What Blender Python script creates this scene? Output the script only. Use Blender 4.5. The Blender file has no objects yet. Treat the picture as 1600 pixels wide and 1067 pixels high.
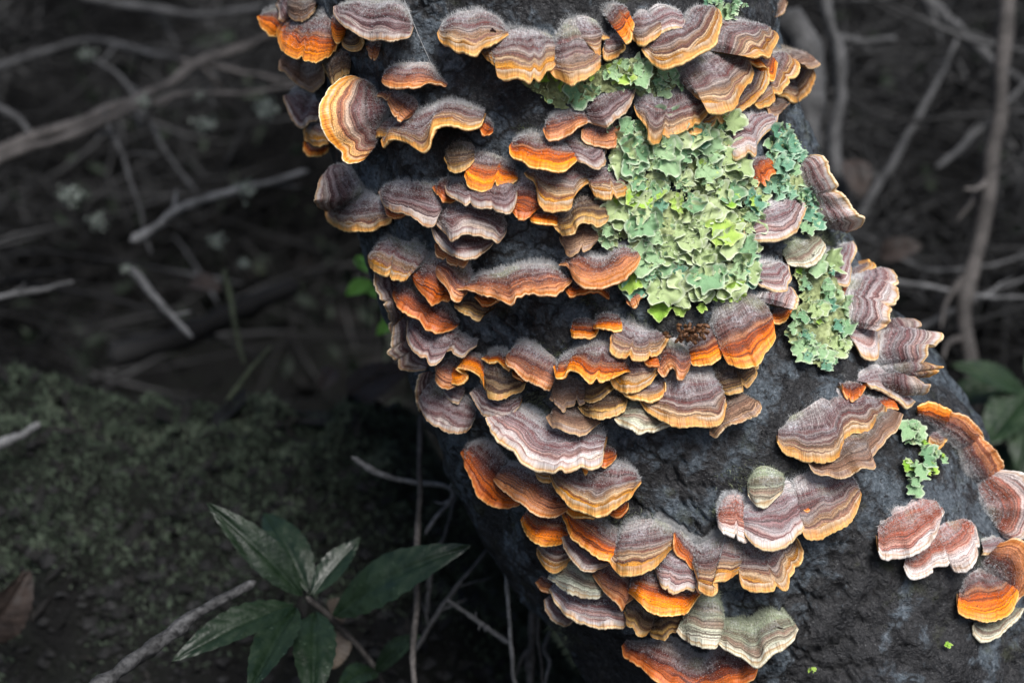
import bpy, math, random
import numpy as np
from mathutils import Vector
from mathutils.bvhtree import BVHTree

# ------------------------------------------------------------------ camera, sky, sun, exposure
scene = bpy.context.scene
COL = scene.collection
PITCH = math.radians(25)
CAM = np.array([0.0, -0.85, 0.80])
FWD = np.array([0, math.cos(PITCH), -math.sin(PITCH)])
UPV = np.array([0, math.sin(PITCH), math.cos(PITCH)])
RGT = np.array([1.0, 0, 0])
LENS = 50.0
F = LENS / 36.0 * 1600.0            # focal length in photo pixels

cam_data = bpy.data.cameras.new('camera')
cam = bpy.data.objects.new('camera', cam_data)
COL.objects.link(cam)
cam.location = CAM
cam.rotation_euler = (math.pi / 2 - PITCH, 0, 0)
cam_data.lens = LENS
cam_data.sensor_width = 36
cam_data.clip_start = 0.02
cam_data.clip_end = 400
cam_data.dof.use_dof = True
cam_data.dof.focus_distance = 0.812
cam_data.dof.aperture_fstop = 4.5
scene.camera = cam

SUN_EL, SUN_AZ = math.radians(60), math.radians(26)     # azimuth from the camera side (-Y) toward +X
world = bpy.data.worlds.new('World')
scene.world = world
world.use_nodes = True
wn = world.node_tree
bg = wn.nodes['Background']
sky = wn.nodes.new('ShaderNodeTexSky')
sky.sky_type = 'NISHITA'
sky.sun_disc = False
sky.sun_elevation = SUN_EL
sky.sun_rotation = math.pi - SUN_AZ
sky.air_density = 1.0
sky.dust_density = 3.0
wn.links.new(sky.outputs[0], bg.inputs[0])
bg.inputs[1].default_value = 0.082

sun_data = bpy.data.lights.new('sun', 'SUN')
sun = bpy.data.objects.new('sun', sun_data)
COL.objects.link(sun)
sun_data.energy = 3.6
sun_data.angle = math.radians(32)
sun_data.color = (1.0, 0.985, 0.965)
sd = Vector((math.sin(SUN_AZ) * math.cos(SUN_EL), -math.cos(SUN_AZ) * math.cos(SUN_EL), math.sin(SUN_EL)))
sun.rotation_euler = sd.to_track_quat('Z', 'Y').to_euler()
sun.location = (1.5, -1.5, 3)

vs = scene.view_settings
vs.view_transform = 'Standard'
vs.look = 'None'
vs.exposure = 0.5
vs.gamma = 1
vs.use_curve_mapping = False

rng = np.random.default_rng(11)
random.seed(5)


# ------------------------------------------------------------------ maths helpers
def unproject(px, py, d):
    """World point seen at photo pixel (px, py) at distance d along the view axis."""
    return CAM + FWD * d + RGT * ((px - 800.0) / F * d) + UPV * ((533.5 - py) / F * d)


def ray_dir(px, py):
    v = FWD + RGT * ((px - 800.0) / F) + UPV * ((533.5 - py) / F)
    return v / np.linalg.norm(v)


def depth_of(p):
    return float(np.dot(np.asarray(p) - CAM, FWD))


def _hash(ix, iy, iz):
    h = (ix * 374761393 + iy * 668265263 + iz * 2147483647 + 1013904223) & 0xFFFFFFFF
    h = ((h ^ (h >> 13)) * 1274126177) & 0xFFFFFFFF
    h = ((h ^ (h >> 16)) * 2246822519) & 0xFFFFFFFF
    return ((h ^ (h >> 15)) & 0xFFFFFF) / float(0xFFFFFF)


def vnoise(p):
    """Value noise in 0..1 at points p (..., 3)."""
    i = np.floor(p).astype(np.int64)
    f = p - i
    f = f * f * (3 - 2 * f)
    r = 0
    for dx in (0, 1):
        wx = f[..., 0] if dx else 1 - f[..., 0]
        for dy in (0, 1):
            wy = f[..., 1] if dy else 1 - f[..., 1]
            for dz in (0, 1):
                wz = f[..., 2] if dz else 1 - f[..., 2]
                r = r + wx * wy * wz * _hash(i[..., 0] + dx, i[..., 1] + dy, i[..., 2] + dz)
    return r


def fbm(p, oct=4, gain=0.5):
    a, s, n = 1.0, 0.0, 0.0
    for k in range(oct):
        s = s + a * (vnoise(p * 2 ** k + 17.3 * k) - 0.5)
        n += a
        a *= gain
    return s / n


def sstep(a, b, x):
    t = np.clip((x - a) / (b - a), 0, 1)
    return t * t * (3 - 2 * t)


def catmull(pts, n):
    """Smooth polyline through pts, resampled evenly to n points."""
    p = np.asarray(pts, float)
    if len(p) == 2:
        p = np.array([p[0], (p[0] + p[1]) / 2, p[1]])
    q = np.vstack([2 * p[0] - p[1], p, 2 * p[-1] - p[-2]])
    out = []
    for k in range(1, len(q) - 2):
        t = np.linspace(0, 1, 14, endpoint=False)[:, None]
        a, b, c, d = q[k - 1], q[k], q[k + 1], q[k + 2]
        out.append(0.5 * (2 * b + (c - a) * t + (2 * a - 5 * b + 4 * c - d) * t ** 2 + (3 * b - a - 3 * c + d) * t ** 3))
    out = np.vstack(out + [p[-1:]])
    L = np.r_[0, np.cumsum(np.linalg.norm(np.diff(out, axis=0), axis=1))]
    u = np.linspace(0, L[-1], n)
    return np.stack([np.interp(u, L, out[:, k]) for k in range(p.shape[1])], 1)


def smooth1(a, k):
    if k < 2:
        return a
    pad = np.r_[np.full(k, a[0]), a, np.full(k, a[-1])]
    ker = np.hanning(2 * k + 1)
    ker /= ker.sum()
    return np.convolve(pad, ker, 'same')[k:-k]


# ------------------------------------------------------------------ mesh helpers
def raw_mesh(name, V, faces, uv=None, normals=None, smooth=True):
    """faces: (n, k) integer array with k = 3 or 4; uv per vertex."""
    V = np.ascontiguousarray(V, dtype=np.float32).reshape(-1, 3)
    faces = np.ascontiguousarray(faces, dtype=np.int32)
    n, k = faces.shape
    me = bpy.data.meshes.new(name)
    me.vertices.add(len(V))
    me.vertices.foreach_set('co', V.ravel())
    me.loops.add(n * k)
    me.loops.foreach_set('vertex_index', faces.ravel())
    me.polygons.add(n)
    me.polygons.foreach_set('loop_start', np.arange(0, n * k, k, dtype=np.int32))
    me.polygons.foreach_set('loop_total', np.full(n, k, dtype=np.int32))
    me.polygons.foreach_set('use_smooth', np.full(n, smooth, dtype=bool))
    if uv is not None:
        l = me.uv_layers.new(name='UVMap')
        l.data.foreach_set('uv', np.ascontiguousarray(uv, dtype=np.float32)[faces.ravel()].ravel())
    me.update(calc_edges=True)
    if normals is not None:
        me.normals_split_custom_set_from_vertices(np.asarray(normals, dtype=np.float32).reshape(-1, 3).tolist())
    return me


def grid_faces(ni, nj, wrap=False):
    i = np.arange(ni if wrap else ni - 1)
    j = np.arange(nj - 1)
    I, J = np.meshgrid(i, j, indexing='ij')
    I2 = (I + 1) % ni
    return np.stack([I * nj + J, I2 * nj + J, I2 * nj + J + 1, I * nj + J + 1], -1).reshape(-1, 4)


def link(name, me, mat, parent=None, loc=None):
    o = bpy.data.objects.new(name, me)
    COL.objects.link(o)
    if mat is not None and len(me.materials) == 0:
        me.materials.append(mat)
    if parent is not None:
        o.parent = parent
    if loc is not None:
        o.location = loc
    return o


def tag(o, label=None, cat=None, group=None, kind=None):
    if label:
        o['label'] = label
    if cat:
        o['category'] = cat
    if group:
        o['group'] = group
    if kind:
        o['kind'] = kind
    return o


def empty(name, loc, label=None, cat=None, group=None):
    o = bpy.data.objects.new(name, None)
    COL.objects.link(o)
    o.location = loc
    o.empty_display_size = 0.01
    return tag(o, label, cat, group)


def tube_data(path, radii, sides=8, bump=0.0, seed=0, caps=True):
    """Vertices and quads of a bent, tapering, slightly knobbly tube."""
    P = np.asarray(path, float)
    n = len(P)
    R = np.broadcast_to(np.asarray(radii, float), (n,)).copy()
    T = np.gradient(P, axis=0)
    T /= np.linalg.norm(T, axis=1)[:, None] + 1e-9
    ref = np.array([0.31, 0.2, 0.93])
    if abs(np.dot(T.mean(0), ref)) > 0.9:
        ref = np.array([0.9, 0.3, 0.1])
    A = np.cross(T, ref)
    A /= np.linalg.norm(A, axis=1)[:, None] + 1e-9
    B = np.cross(T, A)
    th = np.linspace(0, 2 * math.pi, sides, endpoint=False)
    ring = A[:, None] * np.cos(th)[None, :, None] + B[:, None] * np.sin(th)[None, :, None]
    rr = R[:, None] * np.ones((1, sides))
    if bump:
        q = P[:, None] / (R.mean() * 2.5) + ring * 0.8 + seed
        rr = rr * (1 + bump * 2 * fbm(q, 3))
    if caps:
        rr[0] *= 0.25
        rr[-1] *= 0.25
    V = P[:, None] + ring * rr[..., None]
    V = V.transpose(1, 0, 2)                       # sides, n
    return V.reshape(-1, 3), grid_faces(sides, n, wrap=True)


class Bag:
    """Collects many small shapes into one mesh."""
    def __init__(self):
        self.V, self.Fc, self.n = [], [], 0

    def add(self, V, Fc):
        V = np.asarray(V).reshape(-1, 3)
        self.V.append(V)
        self.Fc.append(np.asarray(Fc) + self.n)
        self.n += len(V)

    def mesh(self, name, smooth=True):
        return raw_mesh(name, np.vstack(self.V), np.vstack(self.Fc), smooth=smooth)


# ------------------------------------------------------------------ material helpers
class NT:
    def __init__(self, name):
        self.m = bpy.data.materials.new(name)
        self.m.use_nodes = True
        self.t = self.m.node_tree
        self.b = self.t.nodes['Principled BSDF']
        self.b.inputs['Roughness'].default_value = 0.8

    def n(self, typ, **kw):
        x = self.t.nodes.new(typ)
        for k, v in kw.items():
            setattr(x, k, v)
        return x

    def l(self, a, b):
        self.t.links.new(a, b)

    def put(self, sock, v):
        if isinstance(v, bpy.types.NodeSocket):
            self.l(v, sock)
        else:
            sock.default_value = v

    def math(self, op, a, b=0.0, c=None):
        x = self.n('ShaderNodeMath', operation=op)
        self.put(x.inputs[0], a)
        self.put(x.inputs[1], b)
        if c is not None:
            self.put(x.inputs[2], c)
        return x.outputs[0]

    def noise(self, vec, scale, detail=3, rough=0.5, dist=0.0):
        x = self.n('ShaderNodeTexNoise')
        self.put(x.inputs['Vector'], vec)
        x.inputs['Scale'].default_value = scale
        x.inputs['Detail'].default_value = detail
        x.inputs['Roughness'].default_value = rough
        x.inputs['Distortion'].default_value = dist
        return x.outputs[0]

    def ramp(self, fac, stops, interp='LINEAR'):
        x = self.n('ShaderNodeValToRGB')
        x.color_ramp.interpolation = interp
        e = x.color_ramp.elements
        while len(e) < len(stops):
            e.new(0.5)
        for k, (p, c) in enumerate(sorted(stops, key=lambda s: s[0])):
            e[k].position = p
            e[k].color = (*c, 1) if len(c) == 3 else c
        self.put(x.inputs[0], fac)
        return x.outputs[0]

    def fr(self, fac, a, b, lo=0.0, hi=1.0):
        x = self.n('ShaderNodeMapRange')
        self.put(x.inputs[0], fac)
        for k, v in zip((1, 2, 3, 4), (a, b, lo, hi)):
            x.inputs[k].default_value = v
        return x.outputs[0]

    def mix(self, fac, a, b, mode='MIX'):
        x = self.n('ShaderNodeMix', data_type='RGBA', blend_type=mode)
        self.put(x.inputs[0], fac)
        for s, v in ((x.inputs[6], a), (x.inputs[7], b)):
            if isinstance(v, bpy.types.NodeSocket):
                self.l(v, s)
            else:
                s.default_value = (*v, 1)
        return x.outputs[2]

    def vmul(self, vec, xyz):
        x = self.n('ShaderNodeVectorMath', operation='MULTIPLY')
        self.l(vec, x.inputs[0])
        x.inputs[1].default_value = xyz
        return x.outputs[0]

    def vadd(self, a, b):
        x = self.n('ShaderNodeVectorMath', operation='ADD')
        self.l(a, x.inputs[0])
        self.l(b, x.inputs[1])
        return x.outputs[0]

    def obj(self):
        return self.n('ShaderNodeTexCoord').outputs['Object']

    def rand_vec(self, vec, k=40.0):
        """vec shifted by a different amount on every object."""
        r = self.math('MULTIPLY', self.n('ShaderNodeObjectInfo').outputs['Random'], k)
        c = self.n('ShaderNodeCombineXYZ')
        self.l(r, c.inputs[0])
        self.l(r, c.inputs[2])
        return self.vadd(vec, c.outputs[0])

    def bump(self, h, strength, dist, prev=None):
        x = self.n('ShaderNodeBump')
        x.inputs['Strength'].default_value = strength
        x.inputs['Distance'].default_value = dist
        self.l(h, x.inputs['Height'])
        if prev is not None:
            self.l(prev, x.inputs['Normal'])
        return x.outputs[0]

    def done(self, col, normal=None, rough=None, spec=None):
        self.put(self.b.inputs['Base Color'], col if isinstance(col, bpy.types.NodeSocket) else (*col, 1))
        if normal is not None:
            self.l(normal, self.b.inputs['Normal'])
        if rough is not None:
            self.put(self.b.inputs['Roughness'], rough)
        if spec is not None:
            self.b.inputs['Specular IOR Level'].default_value = spec
        return self.m


GREYS = (.40, .39, .36)
PAL = {
    # zones from the bark (0) to the growing edge (1), then edge colour, lip colour, stripe colour
    'orange': ([(0, GREYS), (.28, (.31, .28, .26)), (.40, (.15, .055, .05)), (.48, (.28, .20, .19)), (.56, (.17, .04, .025)),
                (.64, (.46, .24, .14)), (.72, (.42, .10, .015)), (.84, (.76, .23, .006)), (1, (.86, .33, .008))], (.86, .34, .015), (.90, .62, .26), (.12, .035, .025)),
    'red': ([(0, GREYS), (.26, (.30, .25, .23)), (.40, (.14, .045, .04)), (.48, (.28, .17, .15)), (.58, (.16, .032, .02)),
             (.68, (.42, .13, .05)), (.80, (.50, .17, .06)), (1, (.58, .15, .012))], (.66, .20, .016), (.72, .42, .18), (.12, .03, .02)),
    'gold': ([(0, (.50, .49, .46)), (.28, (.40, .36, .35)), (.40, (.20, .10, .105)), (.50, (.38, .31, .30)), (.58, (.19, .075, .07)),
              (.66, (.48, .42, .38)), (.74, (.32, .20, .12)), (.82, (.58, .46, .32)), (.88, (.42, .23, .07)), (1, (.70, .38, .09))], (.78, .43, .11), (.86, .62, .30), (.16, .06, .055)),
    'mauve': ([(0, (.42, .42, .39)), (.26, (.33, .30, .30)), (.38, (.17, .08, .08)), (.50, (.33, .25, .245)), (.60, (.15, .055, .055)),
               (.70, (.36, .31, .31)), (.78, (.19, .10, .095)), (.88, (.45, .41, .38)), (1, (.42, .34, .27))], (.50, .33, .18), (.62, .52, .38), (.12, .065, .07)),
    'white': ([(0, (.66, .66, .63)), (.34, (.60, .58, .56)), (.46, (.30, .17, .18)), (.54, (.52, .48, .48)), (.62, (.25, .12, .12)),
               (.72, (.47, .435, .43)), (.80, (.38, .25, .22)), (.88, (.52, .495, .48)), (1, (.54, .45, .36))], (.68, .48, .24), (.78, .64, .45), (.24, .13, .13)),
    'rust': ([(0, (.50, .47, .45)), (.24, (.42, .37, .35)), (.38, (.18, .065, .06)), (.48, (.40, .24, .19)), (.58, (.22, .07, .05)),
              (.70, (.50, .23, .13)), (.85, (.55, .28, .16)), (1, (.58, .27, .10))], (.62, .26, .07), (.72, .50, .30), (.16, .05, .04)),
    'brown': ([(0, (.26, .24, .21)), (.24, (.22, .17, .14)), (.38, (.10, .05, .038)), (.50, (.26, .18, .12)), (.58, (.09, .045, .03)),
               (.70, (.31, .22, .13)), (.78, (.12, .06, .032)), (.90, (.40, .27, .12)), (1, (.52, .31, .10))], (.66, .40, .11), (.74, .56, .30), (.075, .04, .03)),
    'green': ([(0, (.36, .40, .29)), (.35, (.34, .38, .27)), (.50, (.26, .22, .16)), (.62, (.42, .44, .34)), (.72, (.32, .23, .18)),
               (.84, (.46, .47, .38)), (1, (.56, .55, .46))], (.54, .48, .33), (.66, .64, .52), (.20, .16, .12)),
    'pink': ([(0, (.70, .69, .66)), (.2, (.60, .50, .47)), (.35, (.44, .17, .12)), (.50, (.54, .30, .24)), (.62, (.46, .15, .08)),
              (.76, (.58, .36, .29)), (.88, (.72, .67, .64)), (1, (.74, .68, .63))], (.68, .60, .54), (.78, .74, .70), (.36, .12, .08)),
    'tan': ([(0, (.36, .34, .30)), (.3, (.32, .27, .23)), (.48, (.24, .16, .13)), (.6, (.40, .32, .26)), (.75, (.28, .18, .13)),
             (1, (.48, .35, .24))], (.54, .36, .18), (.64, .50, .34), (.18, .11, .08)),
    'fan': ([(0, (.66, .66, .64)), (.14, (.58, .56, .54)), (.22, (.18, .06, .065)), (.34, (.22, .10, .10)), (.42, (.15, .045, .05)),
             (.54, (.42, .33, .31)), (.62, (.24, .10, .085)), (.72, (.58, .46, .37)), (.80, (.52, .27, .15)), (.88, (.70, .47, .25)), (1, (.80, .33, .02))], (.84, .36, .025), (.92, .78, .55), (.15, .05, .05)),
}
for pn_, k_ in (('white', .95), ('pink', .82), ('mauve', .90), ('gold', .86), ('tan', .9)):
    st_, e_, l_, z_ = PAL[pn_]
    PAL[pn_] = ([(p_, tuple(x * k_ * f_ for x, f_ in zip(c_, (1.0, .97, .98)))) for p_, c_ in st_], e_, tuple(x * .93 for x in l_), z_)
CAP_MAT, EDGE_MAT = {}, {}
for pname, (stops, edge, lip, stripe) in PAL.items():
    k = NT('cap_' + pname)
    uv = k.n('ShaderNodeUVMap').outputs[0]
    sep = k.n('ShaderNodeSeparateXYZ')
    k.l(uv, sep.inputs[0])
    v = sep.outputs[1]
    o = k.rand_vec(k.obj())
    ruv = k.rand_vec(uv, 60)
    big = k.noise(o, 60, 1)
    wob = k.noise(o, 260, 3)
    rnd = k.n('ShaderNodeObjectInfo').outputs['Random']
    vv = k.math('ADD', v, k.math('MULTIPLY', k.math('SUBTRACT', big, 0.5), 0.34))
    vv = k.math('ADD', vv, k.math('MULTIPLY', k.math('SUBTRACT', wob, 0.5), 0.035))
    vv = k.math('ADD', vv, k.math('MULTIPLY', k.math('SUBTRACT', rnd, 0.5), 0.16))
    stops_d = [(p_, tuple(c_ * (1 - .42 * math.exp(-((p_ - .52) / .24) ** 2)) for c_ in cc)) for p_, cc in stops]
    col = k.ramp(vv, stops_d)
    line_v = k.n('ShaderNodeCombineXYZ')                               # concentric coordinates, bent by noise
    su = k.n('ShaderNodeSeparateXYZ')
    k.l(ruv, su.inputs[0])
    k.l(k.math('MULTIPLY', su.outputs[0], .45), line_v.inputs[0])
    k.l(k.math('ADD', su.outputs[1], k.math('MULTIPLY', big, .25)), line_v.inputs[1])
    broad = k.noise(k.vmul(line_v.outputs[0], (.5, 13, 1)), 1.0, 1, 0.5)
    lines = k.noise(k.vmul(line_v.outputs[0], (.35, 34, 1)), 1.0, 2, 0.7)
    fib = k.noise(k.vmul(ruv, (24, 7, 1)), 1.0, 3, 0.6)              # radial fibres
    felt = k.noise(o, 1500, 2, 0.6)
    col = k.mix(k.math('MULTIPLY', k.fr(broad, .54, .60), k.fr(vv, .25, .5, .2, .62)), col, stripe)
    col = k.mix(.8, col, k.ramp(lines, [(.36, (.36, .30, .30)), (.48, (.92, .90, .90)), (.62, (1.35, 1.35, 1.35))]), 'MULTIPLY')
    col = k.mix(k.math('MULTIPLY', k.fr(fib, .48, .70), k.fr(vv, .62, .15, .03, .8)), col, (.62, .61, .59))
    frost = k.math('MULTIPLY', k.fr(k.noise(o, 75, 4, .65), .45, .62), k.fr(k.noise(o, 700, 2, .6), .32, .74))
    col = k.mix(k.math('MULTIPLY', frost, k.fr(vv, .80, .35, .0, .72)), col, (.55, .56, .59))
    alga = k.math('MULTIPLY', k.fr(k.noise(o, 48, 3), .54, .66), k.fr(vv, .55, .2, 0, .55))
    col = k.mix(alga, col, (.24, .27, .16))
    col = k.mix(.6, col, k.ramp(felt, [(.3, (.42, .42, .42)), (.7, (1.5, 1.5, 1.5))]), 'MULTIPLY')
    pit = k.fr(k.noise(o, 420, 2, .5), .68, .74)
    col = k.mix(k.math('MULTIPLY', pit, .7), col, (.05, .03, .025))
    nrm = k.bump(lines, .7, .0010)
    nrm = k.bump(fib, .45, .0006, nrm)
    nrm = k.bump(felt, .6, .0004, nrm)
    gm = k.n('ShaderNodeGamma')
    k.l(col, gm.inputs[0])
    gm.inputs[1].default_value = 1.28
    hsv = k.n('ShaderNodeHueSaturation')
    k.l(gm.outputs[0], hsv.inputs['Color'])
    hsv.inputs['Saturation'].default_value = 1.05
    hsv.inputs['Value'].default_value = 1.26
    CAP_MAT[pname] = k.done(hsv.outputs[0], nrm, .6, .35)

    k = NT('edge_' + pname)
    uv = k.n('ShaderNodeUVMap').outputs[0]
    sep = k.n('ShaderNodeSeparateXYZ')
    k.l(uv, sep.inputs[0])
    v = sep.outputs[1]
    o = k.rand_vec(k.obj())
    ruv = k.rand_vec(uv, 60)
    patch = k.noise(o, 130, 3)
    fib = k.noise(k.vmul(ruv, (16, 1.2, 1)), 1.0, 3, 0.6)
    broad = k.noise(o, 48, 3)
    vt = k.math('ADD', v, k.math('MULTIPLY', k.math('SUBTRACT', broad, 0.55), k.fr(v, .82, 1.0, .55, .0)))
    vv = k.math('ADD', vt, k.math('MULTIPLY', k.math('SUBTRACT', patch, 0.5), 0.10))
    last = stops[-1][1]
    dk = tuple(c * f for c, f in zip(edge, (.66, .48, .35)))
    if pname in ('gold', 'mauve', 'white', 'brown', 'tan'):      # only a thin bright lip on these
        vv = k.math('SUBTRACT', vv, .05)
    col = k.ramp(k.fr(vv, .82, 1.35), [(0, stops[-3][1]), (.12, stops[-2][1]), (.20, last), (.25, dk), (.30, edge), (.35, edge), (.40, lip), (.50, lip), (.7, edge), (1, dk)])
    col = k.mix(k.math('MULTIPLY', k.fr(patch, .54, .70), .6), col, dk)
    col = k.mix(.65, col, k.ramp(fib, [(.3, (.55, .5, .45)), (.7, (1.25, 1.25, 1.25))]), 'MULTIPLY')
    nrm = k.bump(fib, .6, .0009)
    nrm = k.bump(k.noise(o, 700, 3), .45, .0006, nrm)
    gm = k.n('ShaderNodeGamma')
    k.l(col, gm.inputs[0])
    gm.inputs[1].default_value = 1.12
    hsv = k.n('ShaderNodeHueSaturation')
    k.l(gm.outputs[0], hsv.inputs['Color'])
    hsv.inputs['Saturation'].default_value = 0.98
    hsv.inputs['Value'].default_value = 1.12
    EDGE_MAT[pname] = k.done(hsv.outputs[0], nrm, .45, .5)

k = NT('underside_skin')
o = k.rand_vec(k.obj())
UNDER_MAT = k.done(k.ramp(k.noise(o, 90, 4), [(.3, (.30, .14, .05)), (.7, (.46, .27, .12))]), k.bump(k.noise(o, 500, 3), .4, .0005), .7, .3)
FUZZ_MAT = {}
for nm, c in (('grey', (.52, .52, .52)), ('pale', (.70, .71, .72)), ('olive', (.42, .45, .34)), ('tawny', (.36, .31, .26))):
    k = NT('fuzz_' + nm)
    o = k.obj()
    FUZZ_MAT[nm] = k.done(k.ramp(k.noise(o, 300, 2), [(.3, tuple(x * .7 for x in c)), (.7, tuple(x * 1.15 for x in c))]), None, .9, .1)

# bark: near black wet wood under a blotchy blue grey crust
k = NT('bark')
o = k.obj()
big = k.noise(o, 15, 6, .60, .9)
med = k.noise(o, 85, 6, .68, .5)
fin = k.noise(o, 420, 4, .7)
vor = k.n('ShaderNodeTexVoronoi', feature='DISTANCE_TO_EDGE')
wv = k.n('ShaderNodeTexNoise')
wv.inputs['Scale'].default_value = 45
wv.inputs['Detail'].default_value = 5
k.l(o, wv.inputs['Vector'])
k.l(k.vadd(k.vmul(o, (1, 1, 1.6)), k.vmul(wv.outputs['Color'], (.04, .04, .04))), vor.inputs['Vector'])
vor.inputs['Scale'].default_value = 42
crack = k.math('MULTIPLY', k.fr(vor.outputs[0], 0.01, .10, 1, 0), k.fr(k.noise(o, 30, 4, .6), .42, .55))
base = k.ramp(fin, [(.28, (.004, .004, .005)), (.5, (.016, .016, .018)), (.72, (.046, .045, .047))])
crust = k.ramp(fin, [(.28, (.026, .034, .042)), (.5, (.076, .096, .116)), (.75, (.19, .22, .25))])
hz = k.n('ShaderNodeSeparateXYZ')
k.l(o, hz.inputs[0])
low = k.fr(hz.outputs[2], .06, .40, -.085, .025)          # less crust colour, so darker, toward the foot of the trunk
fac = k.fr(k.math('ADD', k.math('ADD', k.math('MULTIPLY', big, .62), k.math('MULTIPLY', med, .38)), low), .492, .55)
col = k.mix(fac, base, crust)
spk = k.fr(k.noise(o, 1000, 2, .5), .64, .70)
col = k.mix(k.math('MULTIPLY', spk, .28), col, (.30, .31, .31))
dsp = k.fr(k.noise(o, 260, 3, .6), .60, .66)
col = k.mix(k.math('MULTIPLY', dsp, .8), col, (.008, .008, .009))
col = k.mix(k.math('MULTIPLY', k.fr(k.noise(o, 38, 4, .6), .60, .72), .5), col, (.055, .062, .018))
col = k.mix(crack, col, (.004, .004, .005))
nrm = k.bump(k.noise(o, 30, 4, .6), .8, .012)
nrm = k.bump(med, 1.0, .006, nrm)
nrm = k.bump(fin, .9, .002, nrm)
nrm = k.bump(crack, -1.0, .005, nrm)
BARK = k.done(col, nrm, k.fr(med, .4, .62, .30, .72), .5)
# ------------------------------------------------------------------ the leaning trunk
# (photo row, centre column, half width, distance) of the axis
AX = [(-160, 800, 380, .925), (0, 838, 372, .935), (200, 872, 358, .945), (400, 950, 358, .955), (600, 1032, 362, .968),
      (700, 1100, 364, .975), (800, 1185, 368, .985), (1000, 1292, 364, 1.0), (1150, 1356, 386, 1.015)]
ctr, rad = [], []
for py, cx, r, d in AX:
    ctr.append(unproject(cx, py, d))
    rad.append(r * d / math.sqrt(F * F + r * r))
ctr, rad = np.array(ctr), np.array(rad)
t_up = (ctr[0] - ctr[1]) / np.linalg.norm(ctr[0] - ctr[1])
t_up = t_up * .5 + np.array([0, .05, 1]) * .5
t_dn = ctr[-1] - ctr[-2]
t_dn /= np.linalg.norm(t_dn)
ups = [ctr[0] + t_up * h for h in (1.0, .7, .4, .15)]
zb = ctr[-1][2]
dns = [ctr[-1] + t_dn * ((zb - z) / abs(t_dn[2])) for z in (.07, .0, -.06)]
ctr = np.vstack([ups, ctr, dns])
rad = np.r_[[.10, .115, .13, .15], rad, [rad[-1] * 1.07, rad[-1] * 1.25, rad[-1] * 1.55]]
axis = catmull(np.c_[ctr, rad], 900)
keep = []                                  # fine rings where the photograph looks, coarse elsewhere
for i in range(900):
    py = 533.5 - np.dot(axis[i, :3] - CAM, UPV) / depth_of(axis[i, :3]) * F
    if -60 < py < 1130 or i % 6 == 0:
        keep.append(i)
axis = axis[keep]
z_all = axis[:, :3]
if len(z_all) < 500:
    axis = catmull(axis, 620)
NR, NA = len(axis), 560
th = np.linspace(0, 2 * math.pi, NA, endpoint=False)
th = th - .55 * np.sin(th)                 # denser toward th = 0, the side facing the camera
T = np.gradient(axis[:, :3], axis=0)
T /= np.linalg.norm(T, axis=1)[:, None]
front = np.array([0, -1, .25])
A = front - T * (T @ front)[:, None]
A /= np.linalg.norm(A, axis=1)[:, None]
B = np.cross(T, A)
dirs = A[:, None] * np.cos(th)[None, :, None] + B[:, None] * np.sin(th)[None, :, None]
P0 = axis[:, None, :3] + dirs * axis[:, None, 3:4]
disp = .010 * fbm(P0 * 9, 3) + .011 * fbm(P0 * 34 + 5, 3) + .0056 * fbm(P0 * 110 + 9, 4, .6)
ridge = np.abs(fbm(P0 * np.array([38, 38, 62]) + 31, 4))
disp -= .0042 * sstep(.05, .0, ridge) * sstep(-.05, .12, fbm(P0 * 20 + 77, 2))
# wrinkled collar below the frame's top edge
PT = P0 + dirs * disp[..., None]
NT_ = dirs
trunk_faces = grid_faces(NA, NR, wrap=True)
V = PT.transpose(1, 0, 2).reshape(-1, 3)
trunk_me = raw_mesh('trunk', V, trunk_faces)
base_pt = np.array([ctr[-1][0], ctr[-1][1], 0.0])
tree = empty('tree', base_pt, 'thick leaning tree trunk of dark blue-grey bark crowded with bracket fungi', 'tree')
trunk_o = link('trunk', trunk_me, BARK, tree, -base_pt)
# coarse copy of the surface for placing things on it
sm = P0 + dirs * (.010 * fbm(P0 * 9, 3) + .004 * fbm(P0 * 34 + 5, 1))[..., None]
sub = sm[::3, ::3]
fc = grid_faces(sub.shape[1], sub.shape[0], wrap=True)
BVH = BVHTree.FromPolygons([Vector(v) for v in sub.transpose(1, 0, 2).reshape(-1, 3)], fc.tolist())


def on_trunk(px, py):
    """Point and outward normal of the trunk under photo pixel (px, py), or the nearest point to that line of sight."""
    d = ray_dir(px, py)
    hit, n, i, dist = BVH.ray_cast(Vector(CAM), Vector(d))
    if hit is not None:
        n = np.array(n)
        if np.dot(n, d) > 0:
            n = -n
        return np.array(hit), n
    best = None
    for s in np.linspace(.75, 1.25, 26):
        q = CAM + d * s
        h, n, i, dist = BVH.find_nearest(Vector(q))
        if best is None or dist < best[0]:
            v = q - np.array(h)
            best = (dist, np.array(h), v / (np.linalg.norm(v) + 1e-9))
    return best[1], best[2]


# ------------------------------------------------------------------ bracket fungi
ORG = {'A': (380, 0, 3.557), 'B': (680, 0, 3.557), 'C': (960, 0, 3.557), 'D': (470, 230, 3.557), 'E': (780, 230, 3.557),
       'F': (1060, 230, 3.557), 'G': (570, 460, 3.557), 'H': (860, 440, 3.557), 'I': (1160, 440, 3.557), 'J': (700, 660, 3.557),
       'K': (1000, 660, 3.557), 'L': (1200, 700, 3.557), 'M': (800, 800, 3.2)}


def pts(reg, s):
    ox, oy, k = ORG[reg]
    return np.array([[ox + float(a) / k, oy + float(b) / k] for a, b in (q.split(',') for q in s.split())])


THICK = {'gold': .0021, 'white': .0022, 'pink': .0022, 'green': .0020, 'tan': .0012}
FUZZ_OF = {'white': 'pale', 'pink': 'pale', 'green': 'olive', 'tan': 'tawny', 'brown': 'tawny'}
NS = 96
bracket_no = 0


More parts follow.
